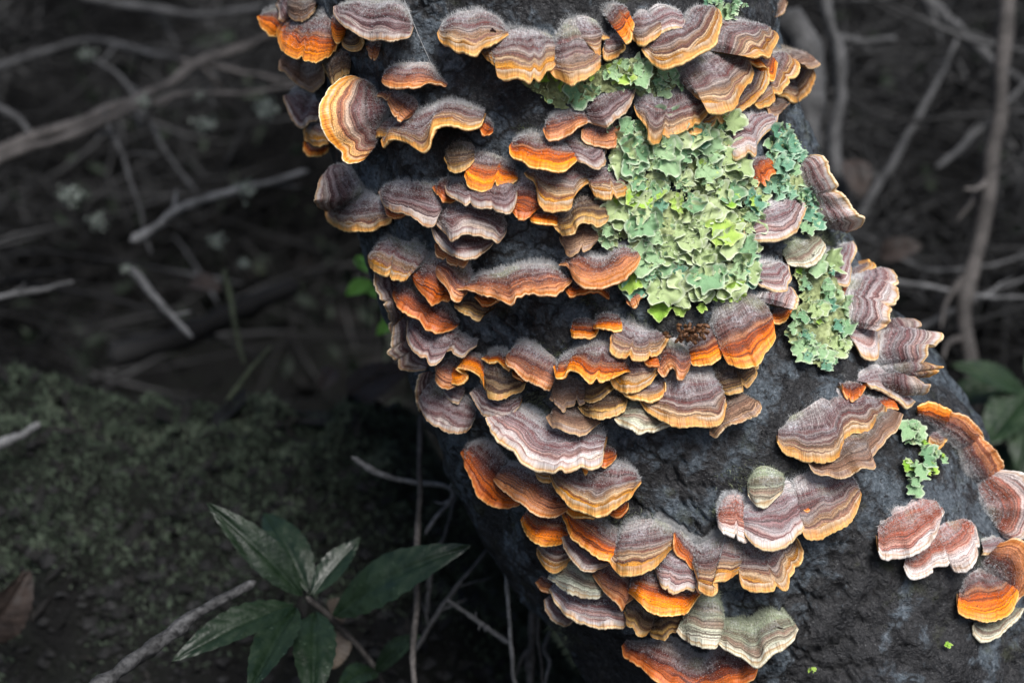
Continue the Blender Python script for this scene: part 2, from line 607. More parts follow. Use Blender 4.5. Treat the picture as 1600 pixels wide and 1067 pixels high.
def bracket(reg, pal, label, rim_s, back_s):
    global bracket_no
    bracket_no += 1
    seed = bracket_no * 7.31
    rim = catmull(pts(reg, rim_s), NS)
    back = catmull(pts(reg, back_s), NS)
    mid_ = (rim.mean(0) + back.mean(0)) / 2
    rim, back = mid_ + (rim - mid_) * (1.12 if reg in 'FI' and pal in ('white', 'mauve') else 1.05), mid_ + (back - mid_) * (1.14 if reg in 'FI' and pal in ('white', 'mauve') else 1.07)
    s = np.linspace(0, 1, NS)
    gap = back - rim
    gl = np.linalg.norm(gap, axis=1)
    back = back + gap / (gl[:, None] + 1e-6) * (smooth1(gl, 10) * .20 + 2.5)[:, None]
    # where it leaves the bark
    q = [on_trunk(*back[k]) for k in range(0, NS, 6)] + [on_trunk(*back[-1])]
    ks = np.r_[np.arange(0, NS, 6), NS - 1]
    dep = smooth1(np.interp(np.arange(NS), ks, [depth_of(p) for p, n in q]), 8)
    nrm = np.mean([n for p, n in q], axis=0)
    nrm /= np.linalg.norm(nrm)
    B3 = np.array([unproject(*back[k], dep[k]) for k in range(NS)])
    tocam = CAM - B3.mean(0)
    tocam /= np.linalg.norm(tocam)
    dm = dep.mean()
    dv = np.linalg.norm(rim - back, axis=1) * dm / F
    width = max(np.ptp(rim[:, 0]), np.ptp(rim[:, 1])) * dm / F
    reach = float(np.clip(.80 * width, .016, .042))
    big = np.percentile(dv, 85)
    sinA = float(np.clip(big / reach, .30, .93))
    cot = math.sqrt(1 - sinA ** 2) / sinA
    face = float(np.clip(np.dot(nrm, tocam), .05, 1))
    dvs = smooth1(dv, 12)
    ends = np.minimum(1, np.minimum(s, 1 - s) * 9)
    rd = dep - (cot * face + .10) * dvs - .0015
    for k in range(0, NS, 6):                   # keep the edge clear of the bark where the trunk bulges
        d_ = ray_dir(*rim[k])
        hit, hn, hi, hd = BVH.ray_cast(Vector(CAM), Vector(d_))
        if hit is not None:
            over = rd[k] - (depth_of(hit) - .004 - .22 * dvs[k])
            if over > 0:
                a_, b_ = max(0, k - 5), min(NS, k + 6)
                rd[a_:b_] = np.minimum(rd[a_:b_], depth_of(hit) - .004 - .22 * dvs[k])
    rd = smooth1(rd, 5)
    ruf = fbm(np.c_[s * width * 95, np.full(NS, seed + 21), np.zeros(NS)], 2)
    rd = rd + np.clip(.012 * ruf, -.0035, .0035) * ends * min(1, width / .03)
    wig = fbm(np.c_[s * width * 260, np.full(NS, seed), np.zeros(NS)], 3)
    R3 = np.array([unproject(*rim[k], rd[k]) for k in range(NS)])
    out = R3 - B3
    ol = np.linalg.norm(out, axis=1)[:, None] + 1e-9
    o_u = np.apply_along_axis(lambda a: smooth1(a, 6), 0, out / ol)
    o_u /= np.linalg.norm(o_u, axis=1)[:, None] + 1e-9
    torn = np.zeros(NS)
    if vnoise(np.array([[seed, 8.5, 3.5]]))[0] > .60:
        c_ = vnoise(np.array([[seed, 2.5, 7.5]]))[0]
        torn = .0035 * np.exp(-((s - c_) / .025) ** 2) + .002 * np.exp(-((s - (c_ * 1.7) % 1) / .018) ** 2)
    fine = fbm(np.c_[s * width * 900, np.full(NS, seed + 9), np.zeros(NS)], 2)
    R3 = R3 + o_u * ((wig * .0022 + fine * .0012 - torn) * ends)[:, None]
    tang = np.gradient(R3 * .6 + B3 * .4, axis=0)
    tang /= np.linalg.norm(tang, axis=1)[:, None] + 1e-9
    N = np.cross(tang, o_u)
    N /= np.linalg.norm(N, axis=1)[:, None] + 1e-9
    N[(N @ tocam) < 0] *= -1
    N = np.apply_along_axis(lambda a: smooth1(a, 9), 0, N)
    N /= np.linalg.norm(N, axis=1)[:, None] + 1e-9
    # skin: upper face, rolled lip, lower face
    nv = 20
    v = np.linspace(0, 1, nv)
    dome = (np.sin(math.pi * np.clip(v, 0, 1) ** 1.25)) * .13
    Bi = B3 - nrm * .004
    top = Bi[:, None] + (R3 - Bi)[:, None] * v[None, :, None]
    S, W = np.meshgrid(s, v, indexing='ij')
    nz = np.stack([S * width * 120 + seed, W * 2.2, np.zeros_like(S)], -1)
    fold = fbm(nz, 2)
    ring = np.sin(W * 2 * math.pi * 6 + 5 * fbm(np.stack([S * width * 90 + seed, W * 2, np.ones_like(S)], -1), 2))
    h = dome[None] * np.minimum(dvs * 1.4, .022)[:, None] * ends[:, None] + (.0062 * fold - .0008) * W ** 1.3 * ends[:, None] + .0011 * fbm(np.stack([S * width * 420 + seed, W * 3, np.full_like(S, 5)], -1), 2) * W ** 2 + .00028 * ring * (W * (1.02 - W) * 4)
    top = top + N[:, None] * h[..., None]
    t = THICK.get(pal, .0014) * (0.85 + .3 * vnoise(np.array([[seed, 1.5, 2.5]]))[0])
    th_s = t * (.45 + .55 * ends) * (1 + .5 * fbm(np.c_[s * width * 300, np.full(NS, seed + 3), np.zeros(NS)], 2))
    ph = np.linspace(0, math.pi, 8)[1:]
    edge_top = top[:, -1]
    roll = edge_top[:, None] + o_u[:, None] * (np.sin(ph)[None, :, None] * th_s[:, None, None] * .55) \
        + N[:, None] * ((np.cos(ph) - 1)[None, :, None] * th_s[:, None, None] * .5)
    vb = np.linspace(1, 0, 8)[1:]
    low = Bi[:, None] + (R3 - Bi)[:, None] * vb[None, :, None] - N[:, None] * (th_s[:, None] * (1 + .6 * (1 - vb))[None])[..., None] \
        - N[:, None] * (np.sin(math.pi * vb)[None, :, None] * .0008)
    G = np.concatenate([top, roll, low], 1)
    du = np.gradient(G, axis=0)
    dw = np.gradient(G, axis=1)
    nn = np.cross(du, dw)
    nn /= np.linalg.norm(nn, axis=2)[..., None] + 1e-12
    flip = (nn[:, :nv] @ tocam).mean() < 0
    if flip:
        nn = -nn
    org = B3.mean(0)
    G = G - org
    uvU = np.repeat((s * width * 100)[:, None], G.shape[1], 1)
    uvV = np.concatenate([v, 1 + ph / math.pi * .3, 1.3 + (1 - vb) * .3])[None].repeat(NS, 0)
    root = empty('bracket_fungus', org, label, 'fungus', 'bracket fungi growing on the trunk')
    im = 17

    def piece(name, a, b, mat):
        g = G[:, a:b]
        f = grid_faces(NS, b - a)
        if not flip:
            pass
        else:
            f = f[:, ::-1]
        me = raw_mesh(name, g.reshape(-1, 3), f, np.c_[uvU[:, a:b].ravel(), uvV[:, a:b].ravel()], nn[:, a:b].reshape(-1, 3))
        return link(name, me, mat, root)
    piece('cap', 0, im + 1, CAP_MAT[pal])
    piece('margin', im, nv + 7, EDGE_MAT[pal])
    piece('underside', nv + 6, G.shape[1], UNDER_MAT)
    # velvet of hairs, longest near the bark
    area = width * float(np.clip(dv.mean(), .004, .03))
    n = int(np.clip(area * 7.5e6, 700, 6500))
    hs = rng.random(n)
    hv = rng.random(n) ** 1.6 * .86
    nb = n // 3
    hv[:nb] = rng.random(nb) * .16
    fi, fj = hs * (NS - 1), hv * (nv - 1)
    ii, jj = np.minimum(fi.astype(int), NS - 2), np.minimum(fj.astype(int), nv - 2)
    a, b = (fi - ii)[:, None], (fj - jj)[:, None]
    T_ = G[:, :nv]
    base = (T_[ii, jj] * (1 - a) + T_[ii + 1, jj] * a) * (1 - b) + (T_[ii, jj + 1] * (1 - a) + T_[ii + 1, jj + 1] * a) * b
    nh = nn[ii, jj]
    L = (.0006 + .0024 * (1 - hv) ** 3) * (.5 + rng.random(n))
    d = nh * .8 + o_u[ii] * (.55 * hv - .1)[:, None] + np.array([0, 0, .35]) + rng.normal(0, .45, (n, 3))
    d /= np.linalg.norm(d, axis=1)[:, None]
    side = np.cross(d, rng.normal(0, 1, (n, 3)))
    side /= np.linalg.norm(side, axis=1)[:, None]
    w = .00009 + .00007 * rng.random(n)
    hv3 = np.stack([base - side * w[:, None] - nh * .0002, base + side * w[:, None] - nh * .0002, base + d * L[:, None]], 1)
    fz = raw_mesh('fuzz', hv3.reshape(-1, 3), np.arange(n * 3).reshape(-1, 3), smooth=False)
    tag(link('fuzz', fz, FUZZ_MAT[FUZZ_OF.get(pal, 'grey')], root), kind='stuff')
    return root


# crop of the photograph, colouring, label, growing edge, line where it leaves the bark
BR = [
 # upper left stack
 ('A','tan','small tan bracket with orange lip at the top edge, above the big orange one',"235,30 238,70 265,100 320,108 370,80 395,40","250,-10 310,-25 385,0"),
 ('A','orange','orange pointed bracket jutting farthest left of all near the top edge',"80,95 108,150 130,165 165,190 205,195","82,92 160,68 200,80 215,130"),
 ('A','mauve','narrow grey mauve bracket behind the orange point at the top left',"185,20 195,70 215,110 262,120","215,-20 250,0 275,70"),
 ('A','orange','large orange edged bracket below the pointed one at the top left corner of the trunk',"205,120 195,200 215,265 270,310 350,330 430,320 490,290 515,240","212,115 290,105 380,110 440,110 512,190"),
 ('A','orange','small wavy orange lobe lying on the large orange bracket at top left',"305,190 340,218 395,222 420,205","320,172 365,140 415,140"),
 ('A','orange','arched tan and orange lobe between the small wavy lobe and the grey striped shelf',"422,195 425,150 455,112 490,140 492,190 520,228 555,205 558,170","428,140 440,105 480,92 530,105 552,140"),
 ('A','mauve','wide grey striped shelf with one orange corner at the top left of the trunk',"512,40 515,80 560,130 620,165 690,200 780,208 860,205 915,195 935,150","530,35 640,30 760,35 850,50 905,110"),
 ('A','brown','small brown pendant bracket hanging under the wide grey striped shelf',"560,200 560,250 595,283 640,275 652,240 640,205 665,185","560,190 605,165 655,172"),
 ('A','tan','crumpled tan grey bracket hanging below the large orange one at top left',"207,340 205,385 235,395 265,430 305,465 345,503 385,480 430,450 440,380","225,290 300,300 380,310 435,335"),
 ('A','brown','dark brown bracket tucked in shade above the big fan bracket',"440,360 455,410 480,455 510,420 560,395 585,410","450,310 500,280 575,310"),
 ('A','mauve','grey shell bracket with tan left edge on the outline left of the big fan',"228,535 245,600 280,660 325,705 360,670 400,660 425,640","240,530 310,515 380,540 425,600"),
 ('A','gold','golden bracket on the outline just below the grey shell left of the big fan',"345,710 340,760 380,795 430,790 465,795","362,690 420,660 462,690"),
 ('A','orange','lowest small bracket under the golden one left of the big fan',"340,790 345,840 370,862 430,855 470,820","350,775 410,785 465,795"),
 ('A','fan','big upright fan bracket with maroon centre and bright orange rim at upper left',"690,480 640,440 590,432 530,460 475,520 440,590 440,660 460,730 510,800 560,840 580,880 640,893 690,870 715,800 722,755","700,490 728,560 748,620 738,665 705,745"),
 ('A','rust','small curled rusty brown bracket right of the big fan bracket',"700,555 740,530 790,545 810,590 840,640 880,665 920,650","715,540 790,516 870,525 930,570 952,610"),
 ('A','gold','short gold edged lobe joining the big fan to the wavy shelf',"690,775 740,748 800,757 848,748","700,700 760,672 830,670 862,690"),
 ('A','gold','long wavy shelf with thick golden rim right of the big fan bracket',"778,775 790,808 830,768 880,765 930,790 975,812 1020,790 1055,745 1062,700 1110,672 1180,677 1240,700 1300,697 1322,660","800,730 900,660 980,630 1060,600 1130,575 1230,600 1312,625"),
 ('A','red','rusty tail at the right end of the long wavy golden shelf',"1310,700 1345,740 1388,728","1320,655 1352,665 1382,700"),
 ('A','rust','lone pinkish orange bracket on bare bark above the long wavy golden shelf',"782,420 785,465 840,485 910,490 970,482 1020,460 1075,458 1120,478","785,400 850,370 930,368 1010,370 1070,430 1115,465"),
 ('A','brown','dim brown bracket in shadow under the long wavy golden shelf',"1120,880 1135,925 1190,935 1240,930 1280,890","1135,830 1200,800 1272,815"),
 ('A','rust','tiny rust coloured stub on dark bark below the wide grey striped shelf',"685,262 700,305 730,318 752,290","695,240 720,235 748,250"),
 ('A','gold','oval mauve bracket with a dark hole, alone on bark at the top centre',"1088,180 1100,215 1150,245 1210,270 1280,288 1310,270 1340,245 1400,230 1465,190","1105,140 1180,100 1290,85 1380,110 1450,165"),
 # top centre shelf
 ('B','gold','broad pinkish bracket with scalloped golden rim right of the oval one with the hole',"265,290 300,330 345,365 345,405 400,410 470,422 530,432 590,415 615,370 660,345 685,310","272,265 350,215 440,190 560,200 672,230"),
 ('B','gold','rounded bracket with golden rim, third from left in the top centre shelf',"635,370 660,405 740,440 800,420 850,415 900,380 918,320 905,290","665,225 740,140 820,160 875,250"),
 ('B','gold','narrow folded gold lobe in the middle of the top centre shelf',"845,250 880,280 905,292 925,270 920,215 965,210","740,150 800,110 880,120 955,190"),
 ('B','gold','tiny rounded gold lobe hanging from the middle of the top centre shelf',"935,270 945,300 990,308 1035,285 1042,245","965,200 1000,190 1040,215"),
 ('B','orange','orange tipped upward fold in the middle of the top centre shelf',"1035,190 1045,220 1075,205 1095,160 1108,115 1072,85","950,80 1000,35 1050,50"),
 ('B','gold','small knobbly tan lobe right of the orange fold in the top shelf',"1100,170 1115,220 1160,228 1215,205 1250,175 1245,150","1108,100 1160,60 1232,95"),
 ('B','white','pale fuzzy arch above the dark hollow in the top centre shelf',"1240,175 1290,150 1340,132 1390,150 1385,112","1180,80 1250,30 1360,55"),
 ('B','gold','large tilted bracket with golden rim at the right end of the top centre shelf',"1160,265 1200,310 1280,358 1370,330 1450,270 1480,255 1530,240 1555,190 1580,110 1572,60 1540,45","1200,215 1300,150 1395,120 1450,60 1530,35"),
 # pinkish brackets on the left border of the lichen
 ('B','rust','pinkish brown bracket left of the top of the green lichen patch',"605,720 625,757 690,745 760,725 840,675 852,660","625,670 700,625 800,620 845,640"),
 ('B','mauve','striped mauve bracket rising to a point against the green lichen patch top',"845,670 900,690 940,695 990,660 1050,610 1090,550 1105,490","838,605 870,550 960,520 1050,490 1098,482"),
 ('B','rust','small orange edged bracket under the pointed striped one beside the lichen',"820,720 830,770 880,790 950,805 1000,800 1005,770 1022,710","835,705 930,690 1005,685"),
 ('B','orange','bracket with a glowing orange rim left of the lichen, above the wavy yellow one',"420,815 430,850 490,870 550,915 640,942 720,930 775,895 785,860","445,775 520,755 600,770 700,800 775,835"),
 ('B','mauve','grey mauve bracket touching the right end of the glowing orange rimmed one',"780,890 830,910 890,935 935,905 945,870 937,815","700,770 790,770 880,790 932,805"),
 ('B','gold','mauve bracket with orange left tip and golden edge in upper lichen',"1115,590 1130,630 1180,690 1205,750 1240,778 1310,740 1390,700 1470,660 1510,600 1500,560","1130,565 1190,510 1290,500 1400,505 1460,540"),
 # upper right heap
 ('C','gold','hairy grey bracket with a golden right edge at the top of the upper right heap',"730,310 770,300 820,285 865,290 885,250 900,200 882,175","540,270 565,190 610,130 700,120 830,155"),
 ('C','gold','thick cream and gold curled bracket at the centre of the upper right heap',"430,490 450,530 510,550 520,610 600,605 660,580 695,530 720,480 760,430 765,380 740,325","365,440 400,350 480,290 580,270 705,295"),
 ('C','gold','golden ribbed rim directly behind the thick cream curled bracket',"575,630 600,660 640,632 700,607 760,580 800,530 840,450 847,380","650,575 730,490 770,420 795,370"),
 ('C','gold','pale golden underslung lobe at the bottom of the upper right heap',"385,705 430,738 490,720 550,680 572,620","400,680 480,630 562,605"),
 ('C','orange','orange curl folded like a hood in the upper right heap',"745,330 790,365 840,370 850,420 880,440 893,380 895,330 850,305","740,312 790,295 850,300"),
 ('C','gold','rolled grey and gold bracket right of the orange hood curl',"785,570 820,590 890,540 940,480 990,420 1015,350 990,300 962,292","790,530 840,440 885,380 900,320 940,295"),
 ('C','gold','smooth golden lobe on the right outline of the upper right heap',"910,510 960,525 1010,560 1070,510 1110,430 1102,390","950,460 1000,390 1015,330 1070,320"),
 ('C','tan','spiky tan tip farthest right in the upper right heap',"1060,360 1100,375 1137,350 1100,325 1072,318","920,300 980,280 1045,300"),
 ('C','tan','pale grey bracket hanging below the rolled one on the right outline',"850,600 880,635 930,620 985,560","862,562 920,535 980,540"),
 ('C','white','dark hooded grey hairy bracket between the heap and the upper lichen',"640,800 670,870 720,860 745,832 790,850 802,790 832,740 890,700 905,640","640,730 700,660 780,625 882,622"),
 ('C','tan','small tan bracket on the right outline at the top edge of the picture',"885,60 910,92 940,60 960,10","890,25 920,-10 950,-20"),
 ('C','red','shrivelled rust brown curl on the lichen left of the right outline',"770,1060 800,1000 840,1020 880,960 915,940 885,902 960,890 1000,905","760,1010 780,900 850,870 962,866"),
 # left centre
 ('D','mauve','upper lobe of the large grey mauve shell on the left outline, mid height',"150,145 115,155 100,220 90,290 100,340 135,345 152,320","178,125 230,125 270,200 285,270 200,312"),
 ('D','gold','lower orange edged lobe of the large grey mauve shell on the left outline',"145,330 150,390 180,420 220,445 290,460 370,445 440,425 485,400 492,365","160,312 240,285 330,275 430,290 480,335"),
 ('D','mauve','long grey mauve bracket right of the large shell on the left outline',"440,250 455,300 500,340 580,365 640,395 700,418 745,410 760,370 780,340","450,220 530,205 620,215 730,240 780,295"),
 ('D','red','small rusty edge showing under the long grey mauve bracket',"465,320 480,370 530,385 588,370","472,312 530,330 582,357"),
 ('D','mauve','grey mauve bracket with an orange tooth, top of a triple stack',"750,390 760,430 800,470 830,500 870,490 900,470 960,475 1040,500 1090,520 1120,490 1135,460","760,350 850,310 960,310 1060,360 1122,430"),
 ('D','mauve','maroon banded middle bracket of the triple stack left of centre',"730,440 750,500 800,550 850,590 900,600 950,590 1000,570 1062,530","745,415 830,450 950,455 1045,500"),
 ('D','rust','small bottom bracket of the triple stack left of centre',"750,540 765,590 820,630 870,650 905,660 932,610","760,520 830,560 925,590"),
 ('D','red','small rust bracket left of the orange tipped striped bracket, above the triple stack',"735,225 760,260 800,290 862,290","750,200 810,190 855,245"),
 ('D','mauve','striped grey bracket with orange left tip beneath the thick orange lip bracket',"810,215 820,250 860,280 930,315 1030,332 1110,350 1150,350 1180,310 1192,250","828,205 900,190 1000,200 1100,190 1185,195"),
 ('D','orange','thick lipped vivid orange bracket with white edge, upper centre',"918,110 920,170 950,215 1020,235 1080,210 1140,200 1195,180 1197,155","928,75 990,42 1080,65 1150,100 1192,140"),
 ('D','red','red brown fold between the vivid orange bracket and the wavy yellow one',"1165,330 1180,365 1240,385 1285,368 1332,330","1188,235 1220,180 1290,190 1325,290"),
 ('D','orange','little bright orange lip below the red brown fold',"1270,385 1290,415 1350,428 1420,420 1434,390","1280,355 1340,342 1422,370"),
 ('D','gold','bracket with tan orange left rim at the left outline below the large shell',"378,600 380,650 420,680 470,690 530,720 590,725 612,690","400,560 470,530 560,545 640,580 680,632"),
 ('D','red','red orange bracket left of the pale tipped rusty fold',"590,695 620,720 640,770 690,820 735,862 780,850 825,840 817,780","608,680 690,640 740,640 790,700 812,762"),
 ('D','rust','rusty fold whose lower tip is pale bluish grey',"742,660 760,720 800,760 825,800 840,840 880,848 922,800","758,637 830,635 890,660 940,720"),
 ('D','rust','long thin wavy pinkish shelf with orange under edge, left of centre',"880,785 950,785 1020,810 1100,830 1155,843 1200,815 1280,805 1380,820 1430,800 1492,745","930,765 1000,720 1080,710 1160,690 1260,675 1370,680 1450,712"),
 ('D','red','dark orange lip under the long thin wavy pinkish shelf',"970,830 1020,865 1080,860 1122,838","978,812 1050,820 1115,828"),
 ('D','red','long red orange bracket slanting down right at the left side, mid height',"510,790 515,830 550,880 610,920 660,945 700,990 760,1012 830,1005 862,985","530,762 590,760 680,810 760,870 820,930 858,972"),
 ('D','mauve','smooth grey mauve bracket seen edge on along the left outline',"420,690 430,780 460,860 500,950 515,1067","480,700 520,760 560,900 565,1067"),
 ('D','brown','rust brown bracket right of the long red orange one',"858,870 870,900 920,915 970,940 1012,930","870,858 960,850 1065,880"),
 # centre, left of the lichen
 ('E','gold','big wavy bracket with a wide yellow rim touching the lichen left border',"150,145 200,190 215,250 230,310 280,340 350,330 400,310 420,260 460,210 512,180","170,130 260,110 340,90 420,90 502,150"),
 ('E','gold','rounded golden tan right lobe of the wavy bracket against the lichen',"505,210 530,250 580,280 640,275 700,240 718,190 702,160","492,135 560,115 640,140 692,157"),
 ('E','brown','dark brown striped bracket in shade under the big wavy yellow one',"310,430 350,468 400,460 440,430 500,425 560,425 600,400 602,375","330,380 400,340 460,290 540,290 582,345"),
 ('E','tan','dull grey hairy bracket left of the lichen below the dark striped one',"340,500 375,580 430,585 500,560 552,510","350,480 440,440 520,440 552,485"),
 ('E','rust','smile shaped pinkish bracket fringed with white hair beside the lower lichen',"342,655 390,665 410,710 450,745 520,772 590,775 650,750 710,705 760,650 775,610","360,640 440,600 530,630 600,620 660,575 745,575"),
 ('E','red','thin dark orange bracket below the smile shaped one',"365,780 400,822 450,810 510,790 570,800 606,840","378,752 450,765 540,770 602,802"),
 ('E','rust','narrow rusty sliver below the lower left corner of the lichen',"710,860 740,870 780,830 806,815","702,832 760,800 800,802"),
 # right of the lichen
 ('F','white','oval whitish bracket with a rust band on the right part of the lichen',"385,450 400,480 450,497 520,500 590,490 640,460 670,400 690,340 672,300","390,405 450,340 530,290 620,285 662,290"),
 ('F','white','slim whitish bracket with two tan tips on the right outline, upper half',"740,70 790,75 825,150 860,220 920,310 970,370 1000,395 970,440 920,455","692,110 710,180 760,260 800,370 872,422"),
 ('F','green','mossy olive lump on the right outline below the oval whitish bracket',"610,640 680,650 740,640 790,600 812,540 782,500","612,592 650,530 720,500 772,490"),
 ('F','white','woolly whitish knob with a rust fold below the mossy olive lump',"440,740 500,760 560,780 592,780 602,740 620,700 602,655","385,690 430,650 500,640 582,645"),
 ('F','white','woolly grey stub on the right outline, mid height',"850,690 880,730 950,740 965,680 962,620 980,570 962,535","842,660 852,600 900,560 942,540"),
 ('F','gold','little mauve finger with golden tip right of the woolly grey stub',"985,740 1020,720 1060,690 1090,660 1072,640 1042,650","975,695 1000,670 1032,655"),
 ('F','red','tiny rusty ring under the woolly grey stub',"895,800 930,825 960,790 972,750","900,765 930,740 962,742"),
 ('F','white','whitish mauve bracket with golden right edge on the right outline, mid height',"1100,1000 1150,960 1160,890 1195,840 1200,740 1172,700 1132,700","960,960 950,880 980,800 1020,720 1072,702"),
 ('I','white','lower whitish lobe with a gold bottom tip on the right outline',"610,280 640,350 680,400 740,400 745,330 762,270 792,210","600,232 602,150 680,120 765,152"),
 ('I','mauve','upper finger with gold tip in the white and mauve cluster on the right outline',"900,207 950,212 978,240 948,263 880,268","790,220 770,240 785,265"),
 ('I','white','pale woolly lobe with tan knob in the white and mauve cluster',"960,270 1010,280 1060,285 1085,310 1050,345 1010,350 1005,400 985,440","820,262 780,300 770,370 802,430"),
 ('I','gold','middle finger with orange gold tip in the white and mauve cluster',"960,430 1050,455 1095,475 1060,520 1000,540 962,522","832,430 820,470 852,520"),
 ('I','mauve','lowest lobe with orange tip in the white and mauve cluster',"950,530 990,545 1020,590 985,635 945,630 900,612","802,512 790,550 852,602"),
 ('I','white','white woolly pad joining the right cluster to the big striped bracket below',"700,560 780,590 850,640 900,680 942,650","652,540 690,480 770,450 842,560"),
 ('I','gold','big maroon striped bracket with thick golden front lip, lower right of the bare bark',"210,880 240,925 300,955 380,980 460,985 530,960 565,900 562,870 620,830 680,828 740,790 780,740 787,700","235,805 330,740 430,680 520,620 620,600 722,640"),
 ('I','red','small orange upturned flap on the back of the big maroon striped bracket',"560,570 600,650 650,630 680,590 682,560","550,562 610,548 672,553"),
 ('I','red','small orange tab at the right end of the big maroon striped bracket',"765,690 820,692 870,690 842,650","762,655 800,632 832,640"),
 ('I','tan','ragged grey bracket beneath the big maroon striped one',"380,1000 420,1050 500,1065 580,1060 650,1020 735,1000 722,950 747,920 800,850 850,800 880,742","400,950 540,920 600,850 700,800 800,702"),
 ('I','orange','uppermost blurred orange rimmed bracket on the trunk base outline at the right side',"980,700 1030,690 1090,700 1150,718 1190,765","1000,745 1060,775 1120,815 1180,835"),
 ('I','rust','middle blurred tan and maroon bracket on the trunk base outline at the right side',"1165,735 1230,760 1290,800 1330,850 1335,895","1110,810 1170,860 1230,910 1290,940"),
 ('I','rust','lowest blurred tan bracket of the three on the trunk base outline at the right',"1315,855 1380,920 1430,990 1445,1050 1410,1090","1230,910 1260,980 1290,1050 1340,1095"),
 ('I','gold','little round gold button on dark bark at the lower right',"1045,860 1060,905 1110,910 1135,872","1048,852 1082,830 1127,852"),
 # left below centre
 ('G','mauve','grey ringed bracket with a rusty right corner, left below centre',"245,150 240,230 280,310 350,370 430,350 450,310 490,320 540,345 570,310 612,280","270,130 350,160 450,190 520,240 602,272"),
 ('G','mauve','smooth grey bracket with a crumpled rust bottom on the left outline',"165,180 160,240 165,300 150,330 200,370 210,400 270,410 332,410","230,120 240,200 270,310 332,372"),
 ('G','rust','small pale rust lobe left of the arched orange wave',"395,400 385,450 410,500 460,515 502,505","412,378 480,375 540,432"),
 ('G','mauve','little mauve lobe with orange corner under the pale rust lobe',"420,530 460,570 510,580 542,560","430,512 500,510 542,532"),
 ('G','orange','arched orange wave with yellow edge, left below centre',"445,450 470,478 530,480 560,440 520,400 580,410 630,440 650,480 657,510","480,400 540,350 600,345 652,382"),
 ('G','brown','dark brown striped bracket with yellow edge right of the arched orange wave',"645,480 670,520 680,555 740,572 800,555 860,525 887,490","645,405 700,385 790,420 882,472"),
 ('G','orange','slim orange lip above the dark brown striped bracket',"652,355 690,370 740,370 780,400 806,410","668,345 730,335 792,342"),
 ('G','rust','pinkish tan bracket with a straight slanting front, below centre',"795,340 800,390 850,420 900,460 960,500 1020,520 1042,490","830,300 880,280 950,310 1020,350 1062,412"),
 ('G','red','narrow rust lip beneath the slanting pinkish tan bracket',"820,430 860,465 912,460","828,412 902,440"),
 ('G','mauve','small whitish mauve bracket above the large white haired plate',"590,550 620,600 650,640 700,680 760,695 800,680 812,650 852,620","610,527 680,540 760,570 852,572"),
 ('G','white','large white haired plate with a maroon arc, left lower part',"690,690 720,760 790,820 845,860 870,900 940,940 1020,960 1100,970 1160,960 1200,940 1240,960 1300,930 1312,860","800,672 870,655 950,700 1050,760 1160,770 1260,765 1310,792"),
 ('G','orange','small orange nub on the rim of the large white haired plate',"1195,940 1215,985 1238,985 1245,945","1195,920 1218,910 1244,925"),
 ('G','mauve','ringed mauve shell on the left outline above the vertical grass stem',"300,600 330,680 400,720 460,755 540,760 580,740 592,700","320,480 400,510 480,560 560,610 602,672"),
 ('G','mauve','grey sliver on the left outline behind the ringed mauve shell',"325,440 300,520 292,610 312,650","370,440 350,520 332,602"),
 ('G','tan','dim grey bracket in shade right of the small whitish mauve one',"1015,680 1030,705 1080,740 1160,760 1240,755 1302,710","1048,652 1120,615 1200,650 1292,682"),
 ('G','red','smooth reddish brown scale at the right end of the large white haired plate',"1300,910 1320,950 1370,930 1396,890","1308,870 1340,850 1388,870"),
 # centre heap below the lichen
 ('H','orange','leftmost orange lobe of the heap below the lichen',"115,270 120,300 200,308 245,290 262,262","128,222 190,205 242,225"),
 ('H','orange','shallow orange arch right of the leftmost lobe below the lichen',"242,255 300,262 350,267 392,262 394,232","240,205 290,180 372,187"),
 ('H','gold','scoop shaped bracket with yellow rim and red band below the lichen',"340,310 350,370 400,405 470,422 540,410 600,370 640,320 642,292","380,212 440,240 520,270 612,287"),
 ('H','rust','folded rusty bracket with an orange notch at the heap centre',"600,490 625,512 660,470 690,480 720,530 745,525 770,480 777,440","618,395 650,340 710,340 762,402"),
 ('H','red','thin rust edge left of the folded rusty bracket with the notch',"515,425 560,460 606,465","528,410 592,402"),
 ('H','orange','arched orange bracket with maroon band right of the brown crumb',"760,395 790,435 840,450 900,435 950,400 960,360 940,325 990,330 1042,350","760,372 830,310 900,250 960,250 1025,302"),
 ('H','orange','large bracket with wide bright yellow orange scalloped rim under the lichen',"962,360 967,405 1000,445 1070,460 1150,440 1195,385 1240,330 1257,280 1237,230 1217,212","905,235 960,130 1050,60 1150,90 1192,122"),
 ('H','orange','right golden flap of the large scalloped bracket under the lichen',"1225,215 1280,220 1330,190 1347,150","1238,155 1290,105 1342,125"),
 ('H','white','grey hairy sheet behind the golden flap under the lichen',"1340,150 1362,110 1357,60 1332,30","1165,95 1200,50 1292,32"),
 ('H','orange','vivid orange bracket with a white and maroon banded top, lower centre',"25,470 40,520 75,528 110,490 150,500 210,530 280,543 350,520 400,500 442,495","60,432 140,385 220,355 320,350 380,390 425,452"),
 ('H','gold','mauve gold bracket just right of the vivid orange banded one',"345,545 380,585 440,595 510,580 560,545 595,500 592,480","405,455 480,430 550,450 592,472"),
 ('H','gold','lower of two mauve gold brackets right of the vivid orange one',"400,600 430,630 480,645 560,645 610,610 630,560","425,592 520,570 605,547"),
 ('H','tan','tan fold with an orange crease under the vivid orange banded bracket',"0,650 40,690 70,710 85,680 130,680 180,675 207,610","20,582 60,545 130,550 202,592"),
 ('H','brown','brown and gold bracket right of the tan fold with the orange crease',"185,650 230,660 300,630 352,580","200,592 270,545 342,552"),
